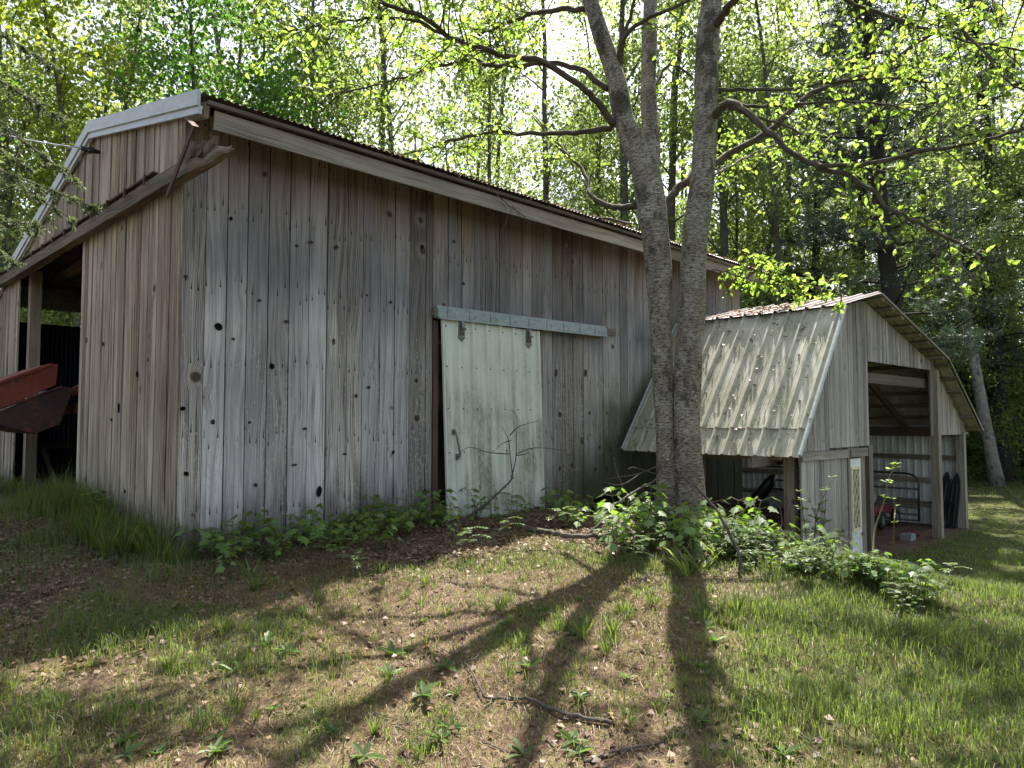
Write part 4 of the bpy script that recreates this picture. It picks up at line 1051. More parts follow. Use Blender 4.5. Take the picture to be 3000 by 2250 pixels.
limbsR = [
 (P2([(2088, 345), (2110, 318), (2140, 300), (2181, 325), (2253, 384), (2316, 443), (2398, 488), (2461, 506), (2560, 560), (2597, 606), (2678, 646), (2796, 705), (2900, 770)], D0 - .1, D0 - 2.2), .046, .010, dict(step=.12, L0=.8, t0=.4, droop=.08)),
 (P2([(2398, 484), (2470, 484), (2542, 481), (2700, 443), (2859, 416), (3000, 375), (3150, 330)], D0 - 1.2, D0 - 2.4), .024, .012, dict(step=.13, L0=.7, t0=.1, droop=.06)),
 (P2([(2136, 304), (2220, 310), (2316, 312), (2430, 294), (2560, 300), (2700, 330)], D0 - .15, D0 - 1.2), .020, .006, dict(step=.13, L0=.6, t0=.2)),
 (P2([(2100, 262), (2200, 262), (2316, 262), (2384, 249), (2500, 235), (2650, 230), (2800, 250)], D0, D0 - .6), .024, .007, dict(step=.14, L0=.7, t0=.3)),
 (P2([(2130, 312), (2200, 335), (2300, 370), (2380, 405), (2452, 425), (2540, 470)], D0 - .1, D0 + .6), .018, .006, dict(step=.16, L0=.5, t0=.3)),
 (P2([(2092, 90), (2115, 45), (2142, 10), (2200, -30), (2350, -90), (2600, -110), (2850, -60), (3050, 20)], D0 - .05, D0 - 2.0), .05, .012, dict(step=.11, L0=.9, t0=.25, droop=.07)),
 (P2([(2350, -90), (2500, 10), (2650, 60), (2800, 110), (3000, 150)], D0 - .8, D0 - 1.6), .022, .008, dict(step=.11, L0=.8, t0=.1)),
 (P2([(2600, -110), (2750, 30), (2850, 120), (2950, 240), (3060, 300)], D0 - 1.2, D0 - 2.6), .018, .006, dict(step=.12, L0=.7, t0=.1)),
 (P2([(2097, 561), (2116, 620), (2150, 700), (2200, 760), (2300, 815), (2420, 850), (2480, 870)], D0 - .15, D0 + .3), .012, .005, dict(step=.085, L0=.42, t0=.3, droop=.05, lstep=.05)),
 (P2([(2085, 790), (2140, 800), (2220, 825), (2330, 840)], D0 - .1, D0 + .2), .008, .004, dict(step=.08, L0=.36, t0=.1, droop=.05, lstep=.05)),
 (P2([(2118, -300), (2250, -420), (2500, -500), (2700, -430)], D0, D0 - 3.0), .04, .01, dict(step=.5, L0=.8, t0=.3)),  # upper limb out of view, put in for the shade it throws
 (P2([(2110, -250), (1900, -330), (1600, -330), (1400, -260)], D0, D0 - 2.6), .04, .01, dict(step=.5, L0=.8, t0=.3)),  # unseen too, added to shade what lies below
]
nl += birch('birch_tree', 'single straight birch with a drooping limb, the right trunk of the clump', at(2022, 1560, D0 - .05), [(rt, rt_r, 'trunk')], limbsR, None)
print('birch leaves', nl)
# ------------------------------------------------------------------ woods behind
def deciduous(H, r0, nlimb, nleaf, base, spread, lsize, leaf, barkm, up=.9, twist=.25, twig=True):
    """returns (trunk mesh object data, crown mesh data)"""
    mb = MB(); k = 12
    tr = [np.array([0, 0, -.3])]; d = np.array([0, 0, 1.])
    for i in range(k):
        d = nrm(d + rng.normal(size=3) * np.array([.06, .06, 0]) * twist * 2); tr.append(tr[-1] + d * (H + .3) / k)
    tr = np.array(tr); mb.tube(tr, np.linspace(r0, r0 * .15, k + 1) * np.array([1.25] + [1] * k), 8)
    P = []; W = []
    for i in range(nlimb):
        t = base + (1 - base) * ((i + rng.random()) / nlimb) ** .9
        j = min(int(t * k), k - 1); f = t * k - j; p = tr[j] * (1 - f) + tr[j + 1] * f
        a = rng.random() * 6.283; L = spread * (1.1 - .75 * abs(t - .45)) * rng.uniform(.6, 1.15)
        lp = curve_twig(p, (math.cos(a), math.sin(a), up * rng.uniform(.4, 1.2)), L, 5, -.03, .14)
        mb.tube(lp, np.linspace(r0 * .32 * (1.2 - t), r0 * .06, 6), 5, cap=False)
        for q in range(5):
            j2 = rng.integers(1, 6); d2 = rng.normal(size=3); d2[2] = abs(d2[2]) * .5
            tw = curve_twig(lp[min(j2, 5)], d2 + nrm(lp[-1] - lp[0]), L * rng.uniform(.25, .5), 3, .02, .2)
            if twig: mb.tube(tw, [.010, .008, .006, .004], 3, cap=False)
            P += tw[1:]; W += [1, 1, 1.3]
        P += lp[2:]; W += [1] * 4
    P = np.array(P); W = np.array(W) / np.sum(W)
    idx = rng.choice(len(P), nleaf, p=W)
    Q = P[idx] + rng.normal(size=(nleaf, 3)) * np.array([.34, .34, .26]) * (spread / 2.2) ** .5
    V, c = leaf_quads(Q, lsize, rng, upb=.35, wid=.72)
    c = np.clip(c * .7 + np.repeat((.3 * rng.random((len(P), 3)))[idx], 4, axis=0), 0, 1)
    t = mb.build('trunk', M[barkm]); tm = t.data; bpy.data.objects.remove(t)
    return tm, quads_mesh('crown', V, c, M[leaf])
def pine(H, r0):
    mb = MB(); tr = np.array([[rng.normal() * .06, rng.normal() * .06, z] for z in np.linspace(-.3, H, 10)]); mb.tube(tr, np.linspace(r0, r0 * .2, 10), 10)
    T = []; Dv = []
    z = H * .22
    while z < H:
        for a in rng.random(4) * 6.283:
            t = z / H; L = (3.6 * (1.08 - t) + .4) * rng.uniform(.6, 1.1)
            lp = curve_twig((0, 0, z + rng.normal() * .12), (math.cos(a), math.sin(a), rng.uniform(-.05, .25)), L, 6, -.01, .08)
            mb.tube(lp, np.linspace(.045 * (1.2 - t), .008, 7), 5, cap=False)
            for j in range(2, 7):
                for s in range(3):
                    d2 = nrm(rng.normal(size=3) * np.array([1, 1, .35]) + nrm(lp[j] - lp[j - 1]))
                    tw = curve_twig(lp[j], d2, rng.uniform(.25, .6), 2, -.02, .2)
                    mb.tube(tw, [.007, .005, .003], 3, cap=False)
                    T += [tw[1], tw[2], (tw[1] + tw[2]) / 2]; Dv += [d2] * 3
        z += rng.uniform(.35, .6)
    T = np.repeat(np.array(T), 13, axis=0); Dv = np.repeat(np.array(Dv), 13, axis=0); n = len(T)
    d = Dv * .5 + unit_rand(n, rng); d /= np.linalg.norm(d, axis=1)[:, None]
    s = np.cross(d, unit_rand(n, rng)); s /= np.linalg.norm(s, axis=1)[:, None] + 1e-9
    p = T + rng.normal(size=(n, 3)) * .03; L = rng.uniform(.10, .19, n)[:, None]
    V = np.stack([p, p + d * L * .5 + s * .011, p + d * L, p + d * L * .5 - s * .011], 1).reshape(-1, 3)
    t = mb.build('trunk', M['pinebark']); tm = t.data; bpy.data.objects.remove(t)
    return tm, quads_mesh('crown', V, np.repeat(rng.random((n, 3)), 4, axis=0), M['needle'])
KIND = {
 'slim': [deciduous(14 + i, .10 + .02 * i, 17, 4300, .28, 2.1, .125, 'leaf_wood', 'graybark', 1.3) for i in range(4)],
 'bushy': [deciduous(11 + i, .11, 26, 8500, .12, 2.6, .13, 'leaf_wood', 'graybark', .7) for i in range(2)],
 'maple': [deciduous(12, .14, 24, 6500, .25, 2.9, .14, 'leaf_maple', 'graybark', .6) for i in range(2)],
 'yellow': [deciduous(11.5, .09, 18, 4200, .42, 1.5, .125, 'leaf_yellow', 'graybark', 1.5)],
 'shrub': [deciduous(3.6 + i * .8, .035, 20, 5200, .06, 1.5, .115, 'leaf_wood', 'graybark', .8, .5) for i in range(3)],
 'pine': [pine(16, .30), pine(19, .36)],
 'birch': [deciduous(13, .20, 12, 3000, .45, 1.9, .12, 'leaf_wood', 'whitebark', 1.0, .10)],
}
INFO = {'slim': ('young_tree', 'slender grey trunked tree with thin spring leaves in the woods behind the buildings', 'slender trees in the woods'),
 'bushy': ('leafy_tree', 'full leafy tree with branches low on its trunk in the woods behind the buildings', 'bushy trees in the woods'),
 'maple': ('maple_tree', 'dark green maple with dense broad leaves rising behind the barn roof', 'dark green maples'),
 'yellow': ('young_maple', 'yellow green young maple lit by the sun behind the left end of the barn', None),
 'shrub': ('shrub', 'low leafy shrub at the foot of the woods', 'shrubs along the wood edge'),
 'pine': ('pine_tree', 'tall dark pine with level needle boughs in the woods on the shed side', 'pines behind the shed'),
 'birch': ('white_birch', 'pale white barked birch leaning beyond the open end of the shed', None)}
def plant_tree(kind, x, y, sc=1., rz=None, tilt=(0, 0), label=None):
    nm, lb, gp = INFO[kind]; tm, cm = random.choice(KIND[kind])
    z = float(gz(x, y, False))
    e = empty(nm, (x, y, z), 0, label or lb, 'shrub' if kind == 'shrub' else 'tree', gp if label is None else None)
    e.rotation_euler = (tilt[0], tilt[1], random.random() * 6.28 if rz is None else rz); e.scale = (sc, sc, sc * random.uniform(.92, 1.1))
    for n_, d in (('trunk', tm), ('crown', cm)): link_mesh(n_, d, e)
def blocked(x, y, m=1.2):
    p, q = barn_pq(x, y); s, t = shed_sy(x, y)
    return (-m < p < 10.2 + m and -m < q < 9.3 + m) or (-m - .6 < s < 7.3 + m and -m < t < 5.8 + m)
def px_xy(px, Y): return ((px - 1500) / F * Y, Y)
for kind, px, Y, sc in (('yellow', 215, 15.5, 1.05), ('maple', 520, 19.5, 1.1), ('maple', 800, 21, 1.12), 
    ('bushy', -60, 15.5, .75), ('bushy', 120, 19, .8), ('bushy', 420, 25, 1.0), ('slim', 330, 18, .95), ('slim', 60, 17.5, 1.0), ('slim', 240, 21, 1.1), ('slim', -40, 25, 1.2),
    ('slim', 620, 24, 1.0), ('slim', 760, 27, 1.1), ('slim', 900, 23, 1.0), ('slim', 1010, 25, 1.0), ('bushy', 1100, 27, 1.0), ('slim', 1190, 22, .95), ('slim', 1290, 26, 1.05), ('slim', 1380, 30, 1.0), ('slim', 1480, 23, .9),
    ('slim', 1590, 28, 1.0), ('slim', 1690, 25, .9), ('slim', 1780, 31, 1.1), ('slim', 1900, 27, 1.0), ('bushy', 2020, 31, .95), ('slim', 2150, 26, .95), ('slim', 2240, 30, 1.0),
    ('pine', 2650, 19, 1.0), ('pine', 2380, 27, .95), ('pine', 2520, 31, 1.1), ('pine', 2200, 34, 1.0), ('pine', 2930, 24, .9), ('pine', 1770, 38, 1.0), ('pine', 2790, 33, 1.1),
    ('birch', 2915, 22, 1.0), ('slim', 2760, 27, 1.0), ('bushy', 2960, 27, .9), ('bushy', 2740, 30, 1.0), ('bushy', 2600, 26, .8), ('bushy', 2860, 34, 1.1), ('bushy', 3060, 22, .8), ('slim', 3000, 29, 1.1), ('slim', 3080, 25, 1.), ('bushy', 2480, 24, .6), ('slim', 2580, 34, 1.1),
    ('slim', 700, 25, 1.35), ('slim', 980, 22, 1.4), ('slim', 1080, 24, 1.45), ('slim', 1430, 25, 1.45), ('slim', 1740, 27, 1.4), ('slim', 1960, 30, 1.5), ('slim', 2300, 29, 1.4), ('bushy', 2700, 36, 1.6), ('bushy', 2900, 33, 1.5),
    ('slim', 1840, 24, 1.35), ('slim', 1960, 26, 1.45), ('slim', 2120, 25, 1.4), ('bushy', 2210, 27, 1.45), ('slim', 2290, 23, 1.3), ('slim', 1590, 23, 1.35),
    ('slim', 3200, 20, 1.0), ('bushy', 3300, 24, 1.0), ('bushy', -400, 18, 1.0), ('slim', -350, 14, 1.0)):
    x, y = px_xy(px, Y)
    if blocked(x, y): y += 3; x = (px - 1500) / F * y
    if kind == 'birch': plant_tree(kind, x, y, sc, 0, (0, R(-9)))
    elif kind == 'pine' and px == 2650: plant_tree(kind, x, y, sc, .5, (0, R(-5)), 'big dark trunked pine leaning slightly left right behind the shed roof')
    else: plant_tree(kind, x, y, sc, None, (R(random.uniform(-3, 3)), R(random.uniform(-3, 3))))
for i in range(46):
    if i < 26: px, Y = random.uniform(2560, 3150), random.uniform(24, 34)
    elif i < 36: px, Y = random.uniform(2080, 2650), random.uniform(19, 30)
    else: px, Y = random.uniform(-250, 420), random.uniform(14, 24)
    x, y = px_xy(px, Y)
    if blocked(x, y, .3): continue
    plant_tree('shrub', x, y, random.uniform(.6, 1.15))
# far woods: one mass of leaves and thin stems
def far_woods():
    n = 80000; az = rng.uniform(R(-44), R(44), n); rr = rng.uniform(37, 62, n); h = rng.random(n) ** 1.7 * 26
    x, y = rr * np.sin(az), rr * np.cos(az)
    keep = vnoise(az * 60, h, 2.1, 3) + rng.random(n) * .5 > .44 + .42 * (h / 26)
    x, y, h = x[keep], y[keep], h[keep]
    V, c = leaf_quads(np.stack([x, y, gz(x, y, False) + h], 1), .42, rng, upb=.2, wid=.8)
    prop(link_mesh('far_woods', quads_mesh('far_woods', V, c, M['leaf_far'])), 'hazy mass of leaves deep in the woods behind both buildings', 'woods', kind='stuff')
    mb = MB()
    for i in range(90):
        a = rng.uniform(R(-42), R(42)); r = rng.uniform(36, 58); x, y = r * math.sin(a), r * math.cos(a); z = float(gz(x, y, False)); t = rng.normal(size=2) * .5
        mb.tube([(x, y, z - .3), (x + t[0] * .5, y, z + 8), (x + t[0], y + t[1], z + 17)], [.16 + .1 * rng.random(), .12, .05], 6, cap=False)
    prop(mb.build('far_trunks', M['graybark']), 'many thin trunks deep in the woods behind the buildings', 'woods', kind='stuff')
far_woods()
# spruce at the left edge: only its lower boughs reach into the frame
def spruce():
    e = empty('spruce_tree', at(-420, 1600, 5.6), 0, 'spruce at the left edge with drooping soft needled boughs over the gable', 'tree')
    b = np.array(e.location); b[2] = float(gz(b[0], b[1])); e.location = b; ROOT[e.name] = Matrix.Translation(e.location)
    mb = MB(); mb.tube([b - UP * .2, b + UP * 3, b + UP * 8], [.16, .12, .05], 10); mb.build('trunk', M['pinebark'], e)
    T = []; Dv = []
    for (y0, tip, d1) in ((150, (215, 520), 4.6), (420, (262, 602), 4.4), (60, (150, 330), 5.0), (640, (110, 660), 4.9), (250, (60, 480), 5.0), (-60, (140, 180), 5.2), (520, (30, 760), 5.0), (300, (205, 640), 4.7)):
        p0 = at(-420, y0, 5.6); p1 = at(*tip, d1)
        lp = smooth([p0, p0 * .6 + p1 * .4 + UP * .12, p0 * .25 + p1 * .75 + UP * .06, p1], 12)
        mb = MB(); mb.tube(lp, np.linspace(.012, .003, 12), 5)
        for j in range(2, 12):
            for s in range(5):
                d = nrm(nrm(lp[j] - lp[j - 1]) + rng.normal(size=3) * np.array([.7, .7, .3]) + np.array([0, 0, -.25]))
                L = rng.uniform(.12, .3) * (1.2 - j / 14)
                tw = curve_twig(lp[j], d, L, 4, .06, .08); mb.tube(tw, [.004] * 5, 3, cap=False)
                for a_, b_ in zip(tw[:-1], tw[1:]):
                    for q in range(16): T.append(a_ + (b_ - a_) * rng.random()); Dv.append(nrm(b_ - a_))
        mb.build('bough', M['limb'], e)
    T, Dv = np.array(T), np.array(Dv); n = len(T)
    d = Dv * .8 + unit_rand(n, rng) * .8; d /= np.linalg.norm(d, axis=1)[:, None]; s = np.cross(d, unit_rand(n, rng)); s /= np.linalg.norm(s, axis=1)[:, None] + 1e-9
    L = rng.uniform(.02, .036, n)[:, None]
    V = np.stack([T, T + d * L * .5 + s * .0035, T + d * L, T + d * L * .5 - s * .0035], 1).reshape(-1, 3) - b
    link_mesh('needles', quads_mesh('needles', V, np.repeat(rng.random((n, 3)), 4, axis=0), M['spruce']), e)
spruce()
# ------------------------------------------------------------------ grass, litter
def blades(P, H, W, lean, r):
    """grass blades: quad + tip triangle. P (n,3)"""
    n = len(P); a = r.random(n) * 6.283; d = np.stack([np.cos(a), np.sin(a), np.zeros(n)], 1); s = np.stack([-np.sin(a), np.cos(a), np.zeros(n)], 1)
    H = H[:, None]; W = W[:, None]; le = lean[:, None]; up = np.array([0, 0, 1.])
    m = P + up * H * .55 + d * H * le * .35; t = P + up * H * (1 - .3 * le) + d * H * le
    V = np.stack([P - s * W / 2 - up * .01, P + s * W / 2 - up * .01, m + s * W * .38, m - s * W * .38, t], 1).reshape(-1, 3)
    b = np.arange(n)[:, None] * 5
    lp = np.concatenate([b + np.array([0, 1, 2, 3]), b + np.array([3, 2, 4])], 1).reshape(-1)
    return V, np.tile([4, 3], n), lp, np.repeat(r.random((n, 3)), 5, axis=0)
def scatter(n, x0, x1, y0, y1, r): return r.uniform(x0, x1, n), r.uniform(y0, y1, n)
def in_view(x, y, m=.9): return (np.abs(x) < y * .76 + m) & (y > 2.2)
def grass():
    XS, YS, HS, WS, LS = [], [], [], [], []
    def add(x, y, h, w, l): XS.append(x); YS.append(y); HS.append(h); WS.append(w); LS.append(l)
    for (n, x0, x1, y0, y1, hs, ws) in ((420000, -6, 7.5, 2.4, 9.5, 1., 1.), (60000, 2.5, 12, 6, 16, .8, 1.7), (70000, 3, 30, 10, 34, .9, 3.2), (14000, -14, -5, 5, 14, 1.6, 2.)):
        x, y = scatter(n, x0, x1, y0, y1, rng); g, l, m, lush, left = masks(x, y)
        tuft = sst(.35, .75, vnoise(x, y, .16, 11)) * .7 + .5
        k = (rng.random(n) < g * tuft * (1.0 if n > 100000 else .95)) & in_view(x, y)
        p, q = barn_pq(x, y); k &= ~((p > 0.02) & (p < 10.1) & (q > .02) & (q < 9))
        x, y, lush, left, p, q = x[k], y[k], lush[k], left[k], p[k], q[k]; nn = len(x)
        tall = (p < .3) * sst(-.9, -.1, p) * sst(.4, -.3, p) * sst(-1.4, -.2, q) * sst(4.5, 3, q) * .9 + sst(-1.5, -.3, p) * (p < 0) * sst(0, 1.5, q) * .8
        sh = vnoise(x, y, .5, 21)
        h = (.035 + .05 * rng.random(nn) + .035 * lush * sh + .06 * left * sh + .22 * tall * rng.random(nn)) * hs * (.6 + .8 * sh)
        lw = sst(10, 12, y); h = h * (1 - .45 * lw)
        add(x, y, h, (.0026 + .003 * rng.random(nn)) * ws, rng.uniform(.1, .9, nn))
    x, y, h, w, l = [np.concatenate(t) for t in (XS, YS, HS, WS, LS)]
    V, s_, lp, c = blades(np.stack([x, y, gz(x, y)], 1), h, w, l, rng)
    tone = np.repeat(vnoise(x, y, .9, 31), 5); c[:, 0] = np.clip(c[:, 0] * .5 + tone * .5, 0, 1)
    print('blades', len(x))
    prop(link_mesh('grass', raw_mesh('grass', V, s_, lp, c, M['grass'])), 'thin patchy spring grass over the whole yard', 'grass', kind='stuff')
    # dry straw and pine needles lying flat
    n = 150000; x, y = scatter(n, -6, 6, 2.4, 9, rng); g, l, m, lush, left = masks(x, y)
    k = in_view(x, y) & (rng.random(n) < (.8 - .45 * lush - .3 * left)); x, y = x[k], y[k]; n = len(x)
    V, s_, lp, c = blades(np.stack([x, y, gz(x, y) + .006], 1), rng.uniform(.006, .03, n), rng.uniform(.002, .0045, n), rng.uniform(1.5, 5, n), rng)
    prop(link_mesh('dry_grass', raw_mesh('dry_grass', V, s_, lp, c, M['straw'])), 'flattened dry straw and needles between the green grass', 'dry grass', kind='stuff')
    n = 90000; x, y = scatter(n, -6, 6.5, 2.6, 10.5, rng); g, l, m, lush, left = masks(x, y)
    k = in_view(x, y) & (rng.random(n) < np.clip(.07 + .95 * l + .30 * left - .09 * lush, 0, 1) * (.35 + 1.1 * vnoise(x, y, .35, 41)))
    p, q = barn_pq(x, y); k &= ~((p > .0) & (p < 10.1) & (q > -.02) & (q < 9)); x, y = x[k], y[k]; n = len(x)
    V, c = leaf_quads(np.stack([x, y, gz(x, y) + .008 + .014 * rng.random(n)], 1), .040, rng, upb=1.1, wid=.8)
    prop(link_mesh('leaf_litter', quads_mesh('leaf_litter', V, c, M['litter'])), 'brown dead leaves littering the bank under the birch and by the wall', 'leaf litter', kind='stuff')
    n = 260000; x, y = scatter(n, -5, 5, 2.4, 7.5, rng); g, l, m, lush, left = masks(x, y)
    k = in_view(x, y, .4) & (rng.random(n) < (m * .9 + .12) * (1 - .5 * left) * (.4 + vnoise(x, y, .25, 51))); x, y = x[k], y[k]; n = len(x)
    V, s_, lp, c = blades(np.stack([x, y, gz(x, y)], 1), rng.uniform(.008, .024, n), rng.uniform(.002, .0045, n), rng.uniform(.3, 1.4, n), rng)
    prop(link_mesh('moss', raw_mesh('moss', V, s_, lp, c, M['moss'])), 'low yellow green moss and creeping weeds matted over the bare soil', 'moss', kind='stuff')
    # debris along the roof edge
    n = 2600; p = 1 + 9.2 * rng.random(n) ** .6; q = -.46 + np.abs(rng.normal(size=n)) * .35
    X = np.array([B(a, b, roof_z(b) + .03 + .02 * rng.random()) for a, b in zip(p, q)])
    V, c = leaf_quads(X, .06, rng, upb=.6, wid=.7); prop(link_mesh('roof_debris', quads_mesh('roof_debris', V, c, M['litter'])), 'dead leaves and needles caught along the barn roof edge', 'roof debris', kind='stuff')
    n = 900; s = .78 + 1.0 * rng.random(n); yy = rng.uniform(.6, 2.3, n)
    s = np.concatenate([s, rng.uniform(-.5, .8, 260)]); yy = np.concatenate([yy, np.round(rng.uniform(-.2, 2.3, 260) / .229) * .229 - .016 + rng.normal(size=260) * .02])
    X = np.array([S(a, b, prof_z(a) + (.045 if a > .78 else .03)) for a, b in zip(s, yy)])
    V, c = leaf_quads(X, .05, rng, upb=1., wid=.7); prop(link_mesh('roof_litter', quads_mesh('roof_litter', V, c, M['litter'])), 'rusty brown needles and leaves lying on the upper shed roof', 'roof litter', kind='stuff')
grass()
# ------------------------------------------------------------------ small plants: each one a thing
class PL:
    def __init__(s): s.V = []; s.S = []; s.L = []; s.C = []; s.st = MB()
    def poly(s, pts, c=None):
        i = len(s.V); s.V += [tuple(p) for p in pts]; s.S.append(len(pts)); s.L += list(range(i, i + len(pts))); c = c or tuple(rng.random(3)); s.C += [c] * len(pts)
    def meshes(s, leafm, stemm='stem'):
        lm = raw_mesh('leaves', np.array(s.V), s.S, s.L, np.array(s.C), M[leafm]); sm = None
        if s.st.f:
            o = s.st.build('stem', M[stemm]); sm = o.data; bpy.data.objects.remove(o)
        return lm, sm
    def maple(s, p, d, size):
        d = nrm(d); n = nrm(np.array([0, 0, 1.]) + rng.normal(size=3) * .25 - d * .15); x = nrm(np.cross(d, n)); n = np.cross(x, d)
        prof = [(0, 0), (.16, .02), (.34, .06), (.30, .24), (.52, .42), (.30, .46), (.24, .62), (.12, .66), (0, 1.0), (-.12, .66), (-.24, .62), (-.30, .46), (-.52, .42), (-.30, .24), (-.34, .06), (-.16, .02)]
        f = lambda a, b: p + size * (x * a + d * b - n * (.25 * abs(a) + .18 * b * b))
        c = tuple(rng.random(3)); m = f(0, .38)
        for h in (prof[:9], prof[8:] + prof[:1]): s.poly([f(a, b) for a, b in h], c)
    def blade(s, p, d, L, w, arch=.5):
        """strap leaf in three pieces"""
        d = nrm(d); h = nrm(np.array([d[0], d[1], 0])); sd = nrm(np.cross(d, (0, 0, 1.))) if abs(d[2]) < .999 else np.array([1., 0, 0])
        pts = []
        for t in (0, .35, .7, 1.): pts.append(np.asarray(p) + d * L * t + h * arch * L * t * t * .6 - np.array([0, 0, 1]) * arch * L * t * t * t * .55)
        c = tuple(rng.random(3)); ww = (w * .6, w, w * .8, 0)
        for i in range(2): s.poly([pts[i] - sd * ww[i] / 2, pts[i] + sd * ww[i] / 2, pts[i + 1] + sd * ww[i + 1] / 2, pts[i + 1] - sd * ww[i + 1] / 2], c)
        s.poly([pts[2] - sd * ww[2] / 2, pts[2] + sd * ww[2] / 2, pts[3]], c)
    def oval(s, p, d, L, w):
        d = nrm(d); n = nrm(np.array([0, 0, 1.]) + rng.normal(size=3) * .3); x = nrm(np.cross(d, n)); c = tuple(rng.random(3))
        for sg in (1, -1): s.poly([p, p + d * L * .3 + x * sg * w * .42 + n * L * .05, p + d * L * .65 + x * sg * w * .4 + n * L * .03, p + d * L - n * L * .1, p + d * L * .5 - n * L * .02][::sg], c)
def seedling(h, tiers, size):
    q = PL(); top = np.array([rng.normal() * .04, rng.normal() * .04, h]); q.st.tube([np.zeros(3) - UP * .02, top * .5 + rng.normal(size=3) * .01, top], [.005, .004, .002], 5)
    for t in range(tiers):
        f = (t + 1) / tiers * .75 + .25; p = top * f; a0 = t * 1.57 + rng.random()
        for k in range(2 if t < tiers - 1 else 3):
            a = a0 + k * (3.14 if t < tiers - 1 else 2.1) + rng.normal() * .25; d = np.array([math.cos(a), math.sin(a), .25]); L = rng.uniform(.04, .10); e = p + d * L
            q.st.tube([p, e], [.002, .0015], 3, cap=False); q.maple(e, d + np.array([0, 0, -.75]), size * rng.uniform(.7, 1.2))
    return q.meshes('seedling')
def rosette(n, L):
    q = PL()
    for i in range(n):
        a = i * 2.4 + rng.normal() * .2; q.oval(np.zeros(3) + UP * .01, np.array([math.cos(a), math.sin(a), rng.uniform(.15, .7)]), L * rng.uniform(.5, 1.1), L * .27)
    return q.meshes('weed')
def tuft(n, L, w, mat='grass'):
    q = PL()
    for i in range(n):
        a = rng.random() * 6.283; b = np.array([math.cos(a), math.sin(a), 0]) * rng.random() * L * .16
        q.blade(b, (math.cos(a) * .3, math.sin(a) * .3, 1), L * rng.uniform(.5, 1.1), w, rng.uniform(.1, .5))
    return q.meshes(mat)
def strap(n, L):
    q = PL()
    for i in range(n):
        a = rng.random() * 6.283; q.blade(np.array([math.cos(a), math.sin(a), 0]) * .03, (math.cos(a) * .45, math.sin(a) * .45, 1), L * rng.uniform(.5, 1.1), .024, rng.uniform(.3, 1.1))
    return q.meshes('grass')
def pinnate(h, nl):
    q = PL(); q.st.tube([np.zeros(3) - UP * .02, np.array([.01, 0, h])], [.004, .002], 4)
    for i in range(nl):
        a = i * 2.2 + rng.random(); p = np.array([.01, 0, h * (.5 + .5 * (i + 1) / nl)]); rc = curve_twig(p, (math.cos(a), math.sin(a), .5), rng.uniform(.12, .2), 6, .12, .05)
        q.st.tube(rc, [.002] * 7, 3, cap=False)
        for j in range(1, 7):
            t = nrm(rc[j] - rc[j - 1]); sd = nrm(np.cross(t, UP))
            for sg in (1, -1): q.oval(rc[j], sd * sg + t * .5, .045, .02)
        q.oval(rc[-1], nrm(rc[-1] - rc[-2]), .045, .02)
    return q.meshes('weed')
def bramble(h, ns, nlf, size=.055, leaf='weed'):
    q = PL()
    for i in range(ns):
        a = rng.random() * 6.283; st = curve_twig((0, 0, -.02), (math.cos(a) * .5, math.sin(a) * .5, 1), h * rng.uniform(.6, 1.1), 7, .05, .10); q.st.tube(st, np.linspace(.006, .002, 8), 4, cap=False)
        for j in range(2, 8):
            for k in range(nlf):
                b = rng.random() * 6.283; d = np.array([math.cos(b), math.sin(b), .3]); e = st[j] + d * .03; q.st.tube([st[j], e], [.0015, .001], 3, cap=False)
                for da in (-.7, 0, .7): q.oval(e, np.array([math.cos(b + da), math.sin(b + da), .1]), size * rng.uniform(.7, 1.2), size * .6)
    return q.meshes(leaf)
LIB = {'seedling': [seedling(.16, 2, .085), seedling(.24, 3, .10), seedling(.34, 4, .11), seedling(.12, 1, .08)], 'rosette': [rosette(7, .085), rosette(9, .07), rosette(6, .10)],
 'tuft': [tuft(26, .13, .004), tuft(34, .10, .0038), tuft(14, .18, .0045), tuft(9, .14, .004), tuft(46, .12, .0035)], 'strap': [strap(16, .42), strap(12, .32)], 'pinnate': [pinnate(.22, 5), pinnate(.3, 6)], 'bramble': [bramble(.30, 4, 1), bramble(.24, 5, 1), bramble(.2, 4, 2)], 'tall': [tuft(40, .34, .006), tuft(50, .28, .006)]}
INF2 = {'seedling': ('maple_seedling', 'small maple seedling with broad lobed leaves along the barn foot and birch clump', 'seedling', 'maple seedlings'),
 'rosette': ('weed_rosette', 'low rosette of broad pale weed leaves flat in the grass of the foreground', 'weed', 'weed rosettes in the lawn'),
 'tuft': ('grass_tuft', 'small bright tuft of upright grass in the thin lawn before the barn', 'grass tuft', 'grass tufts'),
 'strap': ('strap_leaf_clump', 'clump of long arching strap leaves on the bank below the birch clump', 'plant', 'strap leaved clumps'),
 'pinnate': ('pinnate_seedling', 'pale seedling with feathery divided leaves before the barn wall', 'seedling', 'feathery seedlings'),
 'bramble': ('bramble', 'pale leaved bramble sprawling on the bank between the birch clump and the shed', 'bramble', 'brambles on the bank'),
 'tall': ('tall_grass_clump', 'tall uncut grass clump against the barn gable boards', 'grass', 'tall grass by the gable')}
def plant(kind, x, y, sc=1., label=None, group=None):
    nm, lb, ct, gp = INF2[kind]; lm, sm = random.choice(LIB[kind])
    e = empty(nm, (x, y, float(gz(x, y))), 0, label or lb, ct, None if label else gp)
    e.rotation_euler = (random.uniform(-.1, .1), random.uniform(-.1, .1), random.random() * 6.28); e.scale = (sc, sc, sc)
    link_mesh('leaves', lm, e)
    if sm: link_mesh('stem', sm, e)
